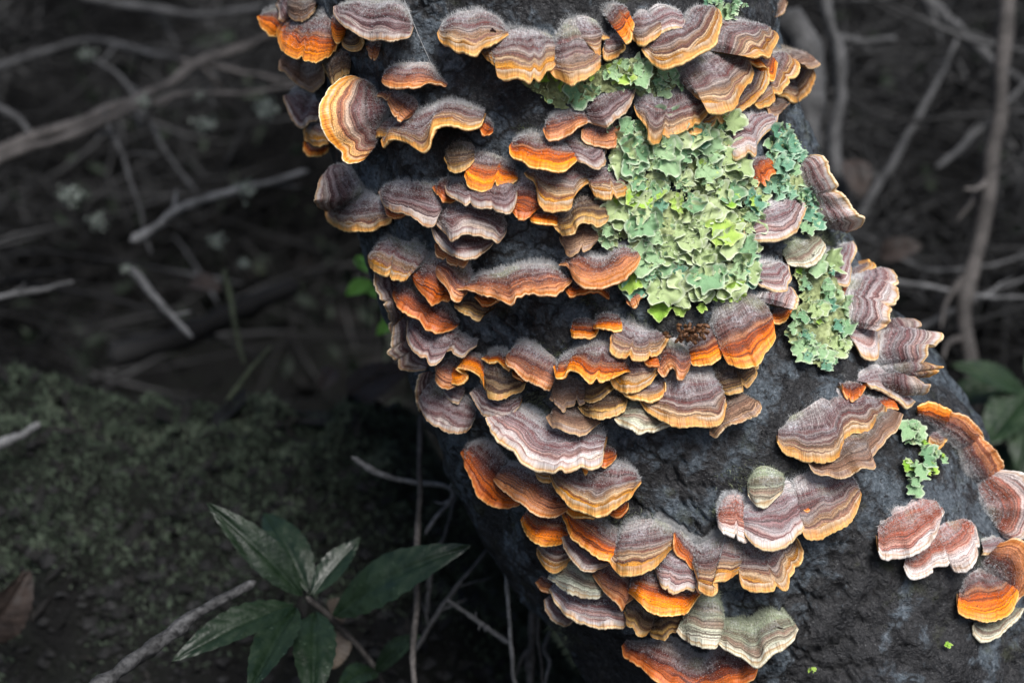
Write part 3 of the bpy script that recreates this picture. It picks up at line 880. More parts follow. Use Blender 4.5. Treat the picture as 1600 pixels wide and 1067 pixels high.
 ('H','brown','dark mauve brown bracket low in the heap under the brown and gold one',"160,690 200,730 270,752 340,745 400,700 422,660","188,672 280,630 405,622"),
 ('H','green','greenish grey fuzzy bracket at the bottom of the heap',"365,760 410,790 480,825 560,820 640,800 682,780","400,702 480,680 560,720 662,772"),
 ('H','gold','wide two lobed mauve bracket with a pale golden rim at the bottom of the heap',"510,660 550,710 610,750 680,780 740,790 800,772 850,777 910,775 960,740 972,680 947,640","555,622 640,570 740,520 860,510 925,572"),
 ('H','brown','brown and gold striped bracket under the large scalloped yellow one',"930,575 960,605 1010,612 1080,590 1130,530 1148,470 1146,455","918,532 970,480 1050,470 1132,450"),
 ('H','tan','thin tan hairy bracket standing on the bare bark below the heap',"890,840 920,850 960,800 1040,770 1100,740 1140,720 1165,690 1152,665","900,792 950,720 1020,640 1085,640"),
 # lower left stack
 ('J','red','slanting orange brown bracket on the left outline under the ringed mauve shell',"78,175 110,260 150,340 170,400 220,440 290,460 380,450 402,430","100,132 200,140 270,200 310,270 382,392"),
 ('J','rust','mauve bracket with rust front right of the slanting orange brown one',"248,300 290,350 360,400 430,450 500,490 570,505 620,495 657,480","280,272 350,255 450,290 540,340 632,432"),
 ('J','gold','small ribbed gold and orange piece under the large white haired plate',"480,250 500,300 530,325 570,320 602,272","480,228 550,240 612,262"),
 ('J','gold','broad tan and mauve bracket with layered golden rim below the large white plate',"575,290 600,350 650,410 720,460 800,495 860,495 920,460 1000,410 1030,370 1062,330","600,277 680,265 790,290 880,255 970,260 1052,322"),
 ('J','orange','orange sliver under the broad tan bracket with layered rim',"640,460 680,500 740,530 790,520 822,500","658,450 740,480 805,490"),
 ('J','red','rust tongue below the right end of the broad tan bracket',"880,490 920,515 970,490 997,445","888,480 982,442"),
 ('J','orange','glowing orange crescent on the left outline of the lower stack',"410,540 420,590 460,640 520,672 580,680 640,655 652,630","440,490 530,490 620,520 672,592"),
 ('J','orange','broad orange sloping bracket with yellow edge right of the glowing crescent',"642,510 660,560 690,620 740,660 800,700 860,740 930,755 962,710","660,497 740,510 840,560 920,610 972,652"),
 ('J','gold','maroon and cream bracket with yellow orange edge joined to the orange sloping one',"910,770 930,805 1000,830 1080,825 1150,790 1200,740 1250,680 1266,652","960,602 1030,580 1120,570 1200,590 1262,622"),
 ('J','red','upright orange flap between the maroon cream bracket and the fluted shelf',"1258,620 1265,690 1300,740 1350,790 1385,785 1397,750","1270,612 1320,650 1372,702"),
 ('J','gold','small mauve bracket with gold rim under the glowing orange crescent',"495,700 505,750 550,800 600,815 650,785 682,740","510,667 590,660 662,692"),
 ('J','mauve','dark mauve bracket under the broad orange sloping one',"640,640 680,710 730,770 790,808 850,790 907,775","680,622 760,680 840,720 902,762"),
 ('J','green','greenish grey shell low on the left outline of the lower stack',"560,860 620,900 680,940 760,965 830,960 862,940","600,802 690,760 770,800 822,872"),
 ('J','rust','tan bracket with a dark red spot right of the greenish grey shell',"810,850 840,900 900,960 960,1005 975,1030 1000,1000 1027,970","828,812 900,790 980,830 1022,892"),
 ('J','orange','orange tan bracket with a wavy edge at the middle of the lower stack',"995,930 1050,975 1100,1020 1160,1050 1240,1062 1310,1050 1350,1000 1396,945","1010,892 1080,840 1180,860 1290,920 1382,940"),
 ('J','white','mauve bracket with a white rim and rust spot under the upright orange flap',"1145,790 1170,850 1200,900 1260,930 1320,915 1390,935 1442,920","1168,762 1230,720 1310,740 1382,802"),
 ('M','gold','fluted left half of the shelf with ruffled gold edge, lower centre',"910,270 930,330 940,370 990,390 1025,365 1010,335 1070,330 1130,300 1172,295","900,185 960,180 1040,140 1110,130 1162,202"),
 ('M','gold','rounded right half of the fluted shelf with broad gold rim, lower centre',"1145,320 1160,360 1220,385 1300,380 1360,370 1390,300 1435,230 1430,160 1412,130","1130,162 1200,160 1300,180 1382,150"),
 ('M','white','white and mauve ringed shell at the lower left of the stack',"195,385 220,430 270,490 350,540 430,560 510,562 560,545 562,490","215,372 300,390 400,420 480,440 552,480"),
 ('M','mauve','grey bracket edge under the ringed shell, lowest on the left outline',"165,440 180,490 220,540 270,565 302,540","200,412 250,460 292,520"),
 ('M','rust','little rust scrap on the left outline above the ringed shell',"120,350 150,390 192,400","138,332 192,360"),
 ('M','brown','brownish bracket with small orange teeth under the orange tan wavy one',"565,500 575,555 610,570 625,605 660,612 692,580","588,452 650,440 702,490"),
 ('M','brown','smooth brown bracket between the toothed one and the greenish square one',"690,590 710,620 750,628 790,600 840,580 860,530","698,532 770,500 852,510"),
 ('M','green','square greenish bracket with white front near the bottom',"830,590 870,630 930,660 1000,670 1035,650 1042,580","878,492 940,440 1010,440 1037,502"),
 ('M','green','wide greenish saddle shaped bracket with a slit near the bottom',"1040,650 1100,690 1160,715 1220,745 1270,720 1330,680 1390,640 1422,580","1050,562 1130,570 1220,570 1300,520 1392,552"),
 ('M','red','lowest bracket, a maroon valley with orange left edge at the bottom edge',"567,670 580,720 640,760 690,800 740,845 800,890 900,920 1000,900 1100,870 1190,830 1217,770","588,657 680,670 780,670 860,720 940,760 1030,690 1120,700 1202,747"),
 # lower right of the bare bark
 ('K','pink','smooth salmon lobe at the left of the three lobed group under bare bark',"430,540 450,590 510,620 560,640 610,640 602,600","440,502 490,440 560,440 592,502"),
 ('K','white','middle lobe with white rim of the three lobed group under bare bark',"560,560 590,610 640,660 700,685 760,685 830,650 880,600 902,560 887,480 902,440","585,470 650,420 740,390 820,350 882,400"),
 ('K','gold','right lobe with broad gold rim of the three lobed group under bare bark',"905,590 930,630 1000,630 1080,590 1160,540 1200,470 1228,400 1202,375","850,365 920,300 1020,290 1120,290 1192,322"),
 ('K','red','tiny orange curl in the cleft of the three lobed group',"880,450 910,470 945,470 962,440","888,425 930,418 952,425"),
 ('K','green','mossy olive back pad above the three lobed group',"605,400 650,450 730,440 792,380","610,325 680,260 760,270 812,312"),
 ('L','pink','salmon bracket with a white fringe alone on the dark bark at lower right',"625,560 650,600 720,590 800,580 870,540 930,490 950,410 972,350","640,432 710,370 800,300 900,280 957,312"),
 ('L','pink','whitish pink twin lobed bracket right of the salmon one with white fringe',"765,650 800,700 850,705 920,670 930,640 1010,640 1040,670 1100,660 1150,600 1168,500 1142,430","800,602 870,560 960,450 1060,400 1122,400"),
 ('L','orange','glossy rust orange double bracket near the lower right corner',"1062,870 1080,910 1140,935 1220,950 1300,930 1360,890 1390,800 1342,770","1098,762 1150,670 1230,680 1332,722"),
 ('L','green','yellow green ribbed bracket under the glossy rust orange one',"1150,980 1180,1040 1230,1058 1300,1020 1370,960 1412,890","1168,952 1280,940 1382,890"),
 ('L','rust','yellowish rust bracket at the right edge behind the glossy orange one',"1290,535 1380,525 1450,580 1475,680 1440,770 1390,835 1345,865","1215,640 1275,700 1345,770"),
 ('L','pink','large blurred pinkish white bracket at the right edge of the picture',"1230,130 1330,135 1430,165 1500,260 1505,370 1445,460 1370,500 1305,480","1195,185 1235,270 1265,350 1285,430"),
 ('L','white','whitish fringe under the large blurred pinkish white bracket',"1200,560 1260,572 1350,545","1208,492 1280,470 1372,500"),
]
for row in BR:
    bracket(*row)

k = NT('hole_shade')
HOLE_SHADE = k.done((.012, .004, .004), None, .9, .1)


def hole(label, px, py, w_, h_, ang):  # dark disc laid on the cap; its colour paints the shade inside an opening
    root = next(o_ for o_ in COL.objects if o_.get('label') == label)
    capo = next(c_ for c_ in root.children if c_.name.startswith('cap'))
    co = np.array([v_.co for v_ in capo.data.vertices]) + np.array(root.location)
    rel = co - CAM
    dd = rel @ FWD
    sx, sy = 800 + rel @ RGT / dd * F, 533.5 - rel @ UPV / dd * F
    i_ = int(np.argmin((sx - px) ** 2 + (sy - py) ** 2))
    n_ = np.array(capo.data.vertices[i_].normal)
    if np.dot(n_, CAM - co[i_]) < 0:
        n_ = -n_
    c_ = unproject(px, py, dd[i_]) - np.array(root.location)
    t_ = np.linspace(0, 2 * math.pi, 14, endpoint=False)
    jag = 1 + .35 * np.sin(3 * t_ + px) + .15 * np.sin(5 * t_)
    ex = RGT * math.cos(ang) + UPV * math.sin(ang)
    ex = ex - n_ * np.dot(ex, n_)
    ey = np.cross(n_, ex)
    sc = dd[i_] / F
    rings = [c_ + n_ * .0002]
    V_ = [c_ + n_ * .0003 * (1 - q_) + (ex[None] * (np.cos(t_) * w_ * q_ * jag)[:, None] + ey[None] * (np.sin(t_) * h_ * q_ * jag)[:, None]) * sc * .5 + n_ * .0008 * q_ * (1 - q_) for q_ in (.05, .6, 1.0)]
    V_ = np.stack(V_, 1)
    link('hole', raw_mesh('hole', V_.reshape(-1, 3), grid_faces(14, 3, wrap=True)), HOLE_SHADE, root)


hole('oval mauve bracket with a dark hole, alone on bark at the top centre', 770, 48, 11, 9, .3)
hole('wide greenish saddle shaped bracket with a slit near the bottom', 1219, 981, 16, 6, -.7)
# ------------------------------------------------------------------ leafy lichen on the bark
def inside(poly, p):
    x, y = p
    c = False
    n = len(poly)
    for i in range(n):
        x1, y1 = poly[i]
        x2, y2 = poly[i - 1]
        if (y1 > y) != (y2 > y) and x < (x2 - x1) * (y - y1) / (y2 - y1) + x1:
            c = not c
    return c


def lichen_mat(name, tones, lip):
    k = NT(name)
    o = k.obj()
    uv = k.n('ShaderNodeUVMap').outputs[0]
    sep = k.n('ShaderNodeSeparateXYZ')
    k.l(uv, sep.inputs[0])
    ro = k.rand_vec(o, 3)
    a = k.noise(ro, 130, 4, .65)
    rnd = k.n('ShaderNodeObjectInfo').outputs['Random']
    mixv = k.math('ADD', k.math('MULTIPLY', a, .9), k.math('MULTIPLY', k.math('SUBTRACT', rnd, .45), .35))
    col = k.ramp(mixv, [(.25, tones[0]), (.5, tones[1]), (.72, tones[2])])
    spots = k.noise(ro, 620, 3, .6)
    col = k.mix(.55, col, k.ramp(spots, [(.3, (.55, .55, .5)), (.6, (1.1, 1.1, 1.1))]), 'MULTIPLY')
    col = k.mix(k.fr(sep.outputs[1], .84, 1.0, 0, .8), col, lip)
    nrm = k.bump(spots, .4, .0006)
    nrm = k.bump(a, .6, .0015, nrm)
    return k.done(col, nrm, .75, .25)


LICH = {
    'mint': lichen_mat('lichen_mint', [(.19, .38, .20), (.36, .56, .30), (.50, .66, .37)], (.80, .88, .66)),
    'pale': lichen_mat('lichen_pale', [(.34, .46, .20), (.52, .64, .31), (.66, .74, .44)], (.84, .90, .68)),
    'blue': lichen_mat('lichen_blue_green', [(.11, .30, .19), (.22, .44, .29), (.34, .54, .35)], (.66, .82, .62)),
    'lime': lichen_mat('lichen_lime', [(.26, .54, .05), (.42, .66, .10), (.54, .72, .18)], (.72, .82, .36)),
    'crust': lichen_mat('lichen_crust', [(.09, .10, .045), (.32, .37, .17), (.56, .62, .36)], (.62, .68, .44)),
}


def lobe_mesh(seed):
    """A ruffled lobe about one unit long, growing from its root at -x, with turned-up scalloped edges."""
    r = np.random.default_rng(seed)
    na, nr = 44, 9
    th = np.linspace(-math.pi, math.pi, na, endpoint=False)
    p = r.random(6) * 6.28
    rr = .62 + .14 * np.cos(th) + .07 * np.sin(2 * th + p[3]) + .07 * np.sin(4 * th + p[1]) + .05 * np.sin(7 * th + p[2]) + .035 * np.sin(11 * th + p[5]) + .03 * np.sin(15 * th + p[0])
    q = np.linspace(0, 1, nr)
    curl = .19 * (.6 + .4 * np.sin(2 * th + p[3])) + .10 * np.sin(4 * th + p[4]) + .09 * np.sin(7 * th + p[5]) + .085 * np.sin(11 * th + p[0])
    X = q[:, None] * (rr * np.cos(th))[None]
    Y = q[:, None] * (rr * np.sin(th))[None]
    Z = (q[:, None] ** 3.4) * curl[None] * 1.25 + .10 * fbm(np.stack([X * 4 + seed, Y * 4, X * 0], -1), 2)
    Z += .06 * (X + .6) + .05 * fbm(np.stack([X * 7 + seed, Y * 11, X * 0], -1), 2)
    V = np.stack([X, Y, Z], -1).transpose(1, 0, 2)
    uv = np.stack([np.repeat(th[:, None], nr, 1) / 6.28, np.repeat(q[None], na, 0)], -1)
    f = grid_faces(na, nr, wrap=True)
    me = raw_mesh('lobe', V.reshape(-1, 3), f, uv.reshape(-1, 2))
    return me


LOBES = {}
for nm in LICH:
    LOBES[nm] = []
    for k_ in range(10):
        m_ = lobe_mesh(100 + k_ * 7)
        m_.materials.append(LICH[nm])
        LOBES[nm].append(m_)


def basis(n, heading):
    z = n / np.linalg.norm(n)
    x = heading - z * np.dot(heading, z)
    x /= np.linalg.norm(x) + 1e-9
    return np.stack([x, np.cross(z, x), z], 1)


from mathutils import Matrix


def lichen(label, poly, n_lobe, size, tones, crust=True, lift=.0012, cover=.75):
    poly = np.array(poly, float)
    cen = poly.mean(0)
    o3, n3 = on_trunk(*cen)
    root = empty('leafy_lichen', o3, label, 'lichen', 'lichen patches on the trunk')
    x0, y0 = poly.min(0)
    x1, y1 = poly.max(0)
    if crust:
        st0 = 9.0
        cx_, cy_ = np.arange(x0 - st0, x1 + 2 * st0, st0), np.arange(y0 - st0, y1 + 2 * st0, st0)
        CP = np.array([[np.concatenate(on_trunk(a, b)) for b in cy_] for a in cx_])
        step = 1.5
        xs, ys = np.arange(x0 - 6, x1 + 6, step), np.arange(y0 - 6, y1 + 6, step)
        GX, GY = np.meshgrid(xs, ys, indexing='ij')
        fi, fj = (GX - cx_[0]) / st0, (GY - cy_[0]) / st0
        ii, jj = np.minimum(fi.astype(int), len(cx_) - 2), np.minimum(fj.astype(int), len(cy_) - 2)
        a, b = (fi - ii)[..., None], (fj - jj)[..., None]
        IP = (CP[ii, jj] * (1 - a) + CP[ii + 1, jj] * a) * (1 - b) + (CP[ii, jj + 1] * (1 - a) + CP[ii + 1, jj + 1] * a) * b
        nz = np.stack([GX / 26, GY / 26, GX * 0 + cen[0]], -1)
        hole = fbm(nz * 2.2 + 9, 3)
        Pn = IP[..., :3] + IP[..., 3:] * (.0040 + .0040 * fbm(nz * 1.3, 3) + .0030 * fbm(nz * 4.2, 3))[..., None]
        QX, QY = GX + 22 * fbm(nz * 1.5 + 3, 3), GY + 22 * fbm(nz * 1.5 + 40, 3)
        ok = np.zeros(GX.shape, bool)
        for i in range(len(poly)):
            (xa, ya), (xb, yb) = poly[i], poly[i - 1]
            if ya != yb:
                ok ^= ((ya > QY) != (yb > QY)) & (QX < (xb - xa) * (QY - ya) / (yb - ya) + xa)
        ok &= hole < cover - .5
        f = grid_faces(*GX.shape)
        okf = ok.reshape(-1)[f].all(1)
        f = f[okf]
        if len(f):
            me = raw_mesh('thallus', Pn.reshape(-1, 3) - o3, f, np.full((Pn.shape[0] * Pn.shape[1], 2), .3))
            link('thallus', me, LICH['crust'], root)
    # powdery granules over the middle
    if crust:
        tg = []
        for i_ in range(n_lobe * 9):
            c = np.array([x0 + random.random() * (x1 - x0), y0 + random.random() * (y1 - y0)])
            if not inside(poly, c) or fbm(np.array([[c[0] / 30, c[1] / 30, 3.0]]), 2)[0] < -.02:
                continue
            fi_, fj_ = int((c[0] - cx_[0]) / st0), int((c[1] - cy_[0]) / st0)
            q_ = CP[fi_:fi_ + 2, fj_:fj_ + 2]
            a_, b_ = (c[0] - cx_[fi_]) / st0, (c[1] - cy_[fj_]) / st0
            pn = (q_[0, 0] * (1 - a_) + q_[1, 0] * a_) * (1 - b_) + (q_[0, 1] * (1 - a_) + q_[1, 1] * a_) * b_
            r_ = rng.uniform(.0003, .0009)
            cc = pn[:3] + pn[3:] * rng.uniform(.004, .0085) - o3
            e = rng.normal(0, 1, (4, 3))
            e /= np.linalg.norm(e, axis=1)[:, None]
            tg.append(cc + e * r_)
        if tg:
            tv = np.array(tg).reshape(-1, 3)
            tf = (np.arange(len(tg))[:, None, None] * 4 + np.array([[0, 1, 2], [0, 2, 3], [0, 3, 1], [1, 3, 2]])[None]).reshape(-1, 3)
            tag(link('granules', raw_mesh('granules', tv, tf, np.full((len(tv), 2), .3)), LICH['pale'].copy() if False else LICH['pale'], root), kind='stuff')
    done = 0
    tries = 0
    while done < n_lobe and tries < n_lobe * 40:
        tries += 1
        c = np.array([x0 + random.random() * (x1 - x0), y0 + random.random() * (y1 - y0)])
        if not inside(poly, c):
            continue
        p, n = on_trunk(*c)
        sz = size * (.34 + 1.45 * random.random() ** 2.4)
        outv = (RGT * (c[0] - cen[0]) - UPV * (c[1] - cen[1]))
        outv = outv / (np.linalg.norm(outv) + 1e-6) + rng.normal(0, .7, 3) - np.array([0, 0, .4])
        nn_ = n + rng.normal(0, .17, 3) + np.array([0, -.02, .05])
        M = basis(nn_, outv)
        u = random.random()
        acc = 0
        for tn, w in tones:
            acc += w
            if u <= acc:
                break
        o = bpy.data.objects.new('lobe', random.choice(LOBES[tn]))
        COL.objects.link(o)
        o.parent = root
        m4 = Matrix.Identity(4)
        asp = .8 + .5 * random.random()
        for r_ in range(3):
            for c_ in range(3):
                m4[r_][c_] = M[r_, c_] * sz * (asp if c_ == 1 else 1)
        pos = p + n * (lift + .0012 + .0044 * random.random()) - o3
        m4.translation = Vector(pos)
        o.matrix_local = m4
        done += 1
    return root


lichen('large pale green leafy lichen filling the trunk centre between the bracket heaps',
       [(955, 205), (1010, 190), (1060, 205), (1135, 195), (1140, 250), (1185, 290), (1175, 400), (1165, 440), (1110, 455), (1065, 480), (1000, 455), (960, 440), (990, 400), (945, 385), (940, 340), (975, 300), (950, 260)],
       280, .0090, [('pale', .52), ('mint', .36), ('blue', .07), ('lime', .05)], cover=.61)
lichen('dull olive green lichen under the top centre shelf of brackets',
       [(820, 125), (900, 118), (960, 92), (1030, 100), (1060, 130), (1010, 160), (985, 140), (930, 150), (880, 175), (850, 160)],
       46, .0075, [('mint', .45), ('crust', .4), ('lime', .15)], cover=.72)
lichen('narrow blue green lichen strip running down right of the oval whitish bracket',
       [(1195, 230), (1222, 195), (1245, 235), (1262, 300), (1285, 350), (1240, 372), (1255, 330), (1215, 305), (1180, 300)],
       58, .0085, [('blue', .75), ('mint', .25)], cover=.78)
lichen('ruffled mint lichen tongue hanging down on the bark at the right of the trunk',
       [(1235, 420), (1290, 405), (1308, 440), (1322, 500), (1325, 545), (1280, 580), (1250, 560), (1222, 520), (1245, 470)],
       84, .0068, [('mint', .5), ('pale', .3), ('blue', .15), ('lime', .05)], cover=.74)
lichen('small lichen sprig on dark bark right of the big maroon striped bracket',
       [(1398, 665), (1420, 655), (1430, 690), (1468, 700), (1462, 735), (1428, 742), (1420, 765), (1405, 735), (1412, 705)],
       36, .0066, [('mint', .7), ('pale', .2), ('lime', .1)], crust=False)
lichen('little lichen sprig at the top edge of the trunk above the golden shelf',
       [(1095, 0), (1150, -12), (1156, 15), (1135, 30), (1110, 15)], 16, .0065, [('mint', .8), ('blue', .2)], crust=False)
lichen('thin crumbly green lichen scraps right of the olive lichen patch',
       [(1030, 115), (1062, 120), (1060, 145), (1028, 150)], 12, .0045, [('mint', .6), ('blue', .4)], crust=False)
lichen('bright green lichen lobes fringing the lower edge of the large lichen',
       [(1030, 470), (1060, 478), (1110, 455), (1150, 440), (1168, 445), (1120, 470), (1052, 492), (1035, 488)], 14, .0065, [('lime', 1.0)], crust=False)

for lab_, (fx, fy) in (('tiny bright green moss fleck low on the dark bark at the right', (1470, 1004)),
                       ('tiny bright green moss fleck near the bottom edge on dark bark', (1266, 1042))):
    lichen(lab_, [(fx - 5, fy - 5), (fx + 5, fy - 5), (fx + 5, fy + 5), (fx - 5, fy + 5)], 5, .0019, [('lime', 1.0)], crust=False)

# ------------------------------------------------------------------ tiny things on the bark
k = NT('brown_crumb')
CRUMB = k.done(k.ramp(k.noise(k.obj(), 500, 3), [(.3, (.035, .014, .006)), (.7, (.20, .085, .03))]), k.bump(k.noise(k.obj(), 900, 3), .6, .001), .6)
p, n = on_trunk(1066, 514)
bag = Bag()
for i in range(46):
    c = p + n * (.014 + .004 * random.random()) + rng.normal(0, .0032, 3) * np.array([1.5, .8, .8])
    d = rng.normal(0, 1, 3)
    d /= np.linalg.norm(d)
    Vv, ff = tube_data(catmull([c - d * .0022, c + rng.normal(0, .0008, 3), c + d * .0022], 5), .0011, 6, .6, i)
    bag.add(Vv - p, ff)
tag(link('dry_crumb_clump', bag.mesh('dry_crumb_clump'), CRUMB, loc=p), 'shrivelled dark brown crumb clump in the heap of brackets below the lichen', 'dried fungus')

k = NT('bark_moss')
BM = k.done(k.ramp(k.noise(k.obj(), 120, 3), [(.3, (.11, .13, .07)), (.7, (.34, .38, .25))]), None, .9, .1)
tri_ = []
for cx, cy, rx, ry, nn_ in ((1015, 492, 60, 22, 1500), (905, 548, 70, 18, 1300), (1180, 745, 55, 20, 1100), (822, 205, 20, 10, 240), (1140, 800, 40, 14, 500), (700, 560, 60, 14, 600),
                            (640, 390, 26, 14, 420), (930, 470, 30, 12, 350), (860, 640, 60, 16, 500), (872, 1000, 22, 60, 900), (1290, 375, 30, 16, 500), (960, 810, 60, 16, 600), (840, 620, 40, 14, 300)):
    for i in range(nn_ // 2):
        a_, b_ = rng.normal(0, .45, 2)
        p, n = on_trunk(cx + a_ * rx, cy + b_ * ry)
        d = n * .8 + rng.normal(0, .5, 3) + np.array([0, 0, .2])
        d /= np.linalg.norm(d)
        sv = np.cross(d, rng.normal(0, 1, 3))
        sv /= np.linalg.norm(sv)
        L = rng.uniform(.0012, .0042)
        tri_.append([p - sv * .00016 - n * .002, p + sv * .00016 - n * .002, p + d * L + n * .002])
tri_ = np.array(tri_) - base_pt
tag(link('bark_moss', raw_mesh('bark_moss', tri_.reshape(-1, 3), np.arange(len(tri_) * 3).reshape(-1, 3), smooth=False), BM, tree), kind='stuff')

k = NT('spider_silk')
SILK = k.done((.62, .62, .62), None, .4)
a_, b_ = on_trunk(628, -30)[0], on_trunk(688, 128)[0]
Vv, ff = tube_data(catmull([a_ + np.array([0, -.02, 0]), (a_ + b_) / 2 + np.array([0, -.016, 0]), b_ + np.array([0, -.002, 0])], 12), .00011, 5)
tag(link('silk_thread', raw_mesh('silk_thread', Vv - a_, ff), SILK, loc=a_), 'single fine spider thread stretched across bare bark at the top of the trunk', 'spider thread')

# ------------------------------------------------------------------ ground and mossy bank
def ground_z(x, y):
    x, y = np.asarray(x, float), np.asarray(y, float)
    n1 = fbm(np.stack([x * 4, y * 4, x * 0], -1), 3)
    n2 = fbm(np.stack([x * 22, y * 22, x * 0 + 4], -1), 3)
    H = .245 * sstep(.10, -.14, x + .10 * (y - .2)) + .02 * np.sin(x * 9 + .6) * sstep(0, -.1, x)
    S = sstep(-.10, .235, y + .05 * n1) ** .8 * sstep(.44, .27, y)
    n4 = np.abs(fbm(np.stack([x * 17, y * 17, x * 0 + 24], -1), 2))
    far = -.16 * sstep(.30, .50, y) * sstep(1.5, .9, y) * sstep(.25, .0, x) + .12 * n1 * sstep(.6, 2.0, y) + .25 * sstep(3, 12, np.abs(y)) * n1
    n3 = fbm(np.stack([x * 60, y * 60, x * 0 + 14], -1), 3)
    return H * S + far + (.022 * n3 - .055 * n4 + .01) * S * sstep(.6, .3, y) * sstep(.15, -.05, x) + .05 * n2 * sstep(3, 1, np.hypot(x, y)) - .02


gs = np.r_[-np.geomspace(90, 1.05, 40), np.linspace(-1, 1, 420), np.geomspace(1.05, 90, 40)]
GX, GY = np.meshgrid(gs, gs, indexing='ij')
GZ = ground_z(GX, GY)
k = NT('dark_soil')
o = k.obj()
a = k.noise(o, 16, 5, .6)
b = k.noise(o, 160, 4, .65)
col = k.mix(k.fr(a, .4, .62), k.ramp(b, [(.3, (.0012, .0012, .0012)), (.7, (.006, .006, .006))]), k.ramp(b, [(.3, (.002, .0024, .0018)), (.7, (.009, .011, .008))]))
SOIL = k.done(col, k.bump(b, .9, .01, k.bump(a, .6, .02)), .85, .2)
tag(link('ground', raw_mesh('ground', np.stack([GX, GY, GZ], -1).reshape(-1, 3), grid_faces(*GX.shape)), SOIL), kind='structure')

# moss on the bank: short sprigs, thick near the crest and thin on the face
k = NT('bank_moss')
BMOSS = k.done(k.ramp(k.noise(k.obj(), 40, 4), [(.3, (.020, .027, .020)), (.55, (.068, .090, .064)), (.75, (.125, .15, .11))]), None, .9, .1)
n = 210000
mx = rng.uniform(-.85, .06, n)
my = rng.uniform(-.12, .42, n)
dens = fbm(np.stack([mx * 14, my * 14, mx * 0 + 8], -1), 3) * 1.6 + sstep(-.02, .18, my) * 1.25 - .24
kp = rng.random(n) < dens
mx, my = mx[kp], my[kp]
n = len(mx)
bp = np.stack([mx, my, ground_z(mx, my) - .001], -1)
d = rng.normal(0, .55, (n, 3)) + np.array([0, -.35, .8])
d /= np.linalg.norm(d, axis=1)[:, None]
L = .003 + .0065 * rng.random(n) * (1 + 1.2 * fbm(bp * 30, 2))
sd_ = np.cross(d, rng.normal(0, 1, (n, 3)))
sd_ /= np.linalg.norm(sd_, axis=1)[:, None]
w = .0006 + .0007 * rng.random(n)
tri = np.stack([bp - sd_ * w[:, None], bp + sd_ * w[:, None], bp + d * L[:, None]], 1)
tag(link('bank_moss', raw_mesh('bank_moss', tri.reshape(-1, 3), np.arange(3 * n).reshape(-1, 3), smooth=False), BMOSS),
    'short dull green moss covering the dark bank at the lower left', 'moss', kind='stuff')

# crumbs of soil and leaf litter
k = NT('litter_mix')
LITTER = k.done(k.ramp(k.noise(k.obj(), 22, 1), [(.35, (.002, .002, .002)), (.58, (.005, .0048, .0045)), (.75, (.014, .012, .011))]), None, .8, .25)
n = 7000
lx = np.r_[rng.uniform(-1.6, 1.6, n - 2500), rng.uniform(-.8, .3, 2500)]
ly = np.r_[rng.uniform(.25, 3.2, n - 2500), rng.uniform(-.35, .45, 2500)]
lz = ground_z(lx, ly) + .004
sz = np.r_[.012 + .03 * rng.random(n - 2500), .003 + .008 * rng.random(2500)]
ang = rng.random(n) * 6.28
tilt = rng.normal(0, .5, (n, 2))
quad = []
for a_, b_ in ((-1, 0), (0, -.45), (1, 0), (0, .45)):
    X = a_ * np.cos(ang) - b_ * np.sin(ang)
    Y = a_ * np.sin(ang) + b_ * np.cos(ang)
    quad.append(np.stack([lx + X * sz, ly + Y * sz, lz + (X * tilt[:, 0] + Y * tilt[:, 1]) * sz + .003 * abs(b_)], -1))
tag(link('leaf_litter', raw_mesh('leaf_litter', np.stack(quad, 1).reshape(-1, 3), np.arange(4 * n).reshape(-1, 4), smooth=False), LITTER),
    'scattered dark dead leaves and crumbs on the ground', 'leaf litter', kind='stuff')


# ------------------------------------------------------------------ twigs and thicket
def wood(name, dark, light, scale=300):
    k = NT(name)
    o = k.obj()
    a = k.noise(k.vmul(o, (1, 1, 1)), scale, 4, .65)
    b = k.noise(o, scale * .12, 3)
    col = k.mix(k.fr(b, .42, .6), k.ramp(a, [(.35, dark), (.65, light)]), k.ramp(a, [(.3, tuple(x * .5 for x in dark)), (.8, tuple(x * .65 for x in light))]))
    return k.done(col, k.bump(a, .7, .0015), .8, .25)


TWIG = wood('twig_grey', (.044, .044, .045), (.105, .105, .107))
TWIG_B = wood('twig_brown', (.046, .042, .040), (.11, .10, .095))
TWIG_P = wood('twig_pale', (.075, .076, .078), (.18, .18, .183))
STEM_G = wood('stem_green', (.028, .036, .022), (.06, .072, .045))
STICK = wood('stick_bark', (.010, .010, .0105), (.085, .085, .087), 240)

bag = Bag()
for i in range(12500):
    x = rng.uniform(-1.5, 1.7)
    y = rng.uniform(.52, 3.0)
    if .02 < x < .55 and y < .75:
        continue
    if -.62 < x < .15 and y < 1.15 and rng.random() < .90:
        continue
    hgt = rng.random() ** 1.5
    c = np.array([x, y, ground_z(x, y) + hgt * (.38 + .25 * (y - .5))])
    L = rng.uniform(.12, .6)
    d = rng.normal(0, 1, 3) * np.array([1, .8, .55])
    d /= np.linalg.norm(d)
    pth = [c - d * L / 2, c - d * L / 6 + rng.normal(0, .02, 3), c + d * L / 6 + rng.normal(0, .03, 3), c + d * L / 2 + rng.normal(0, .04, 3)]
    Vv, ff = tube_data(catmull(pth, 7), np.linspace(1, .4, 7) * rng.uniform(.0009, .0042), 5)
    bag.add(Vv, ff)
k = NT('thicket_wood')
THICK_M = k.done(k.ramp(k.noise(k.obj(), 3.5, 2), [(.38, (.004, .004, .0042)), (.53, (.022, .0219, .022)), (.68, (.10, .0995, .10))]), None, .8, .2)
tag(link('thicket', bag.mesh('thicket'), THICK_M), 'dense dark tangle of bare twigs behind the trunk', 'thicket', kind='stuff')


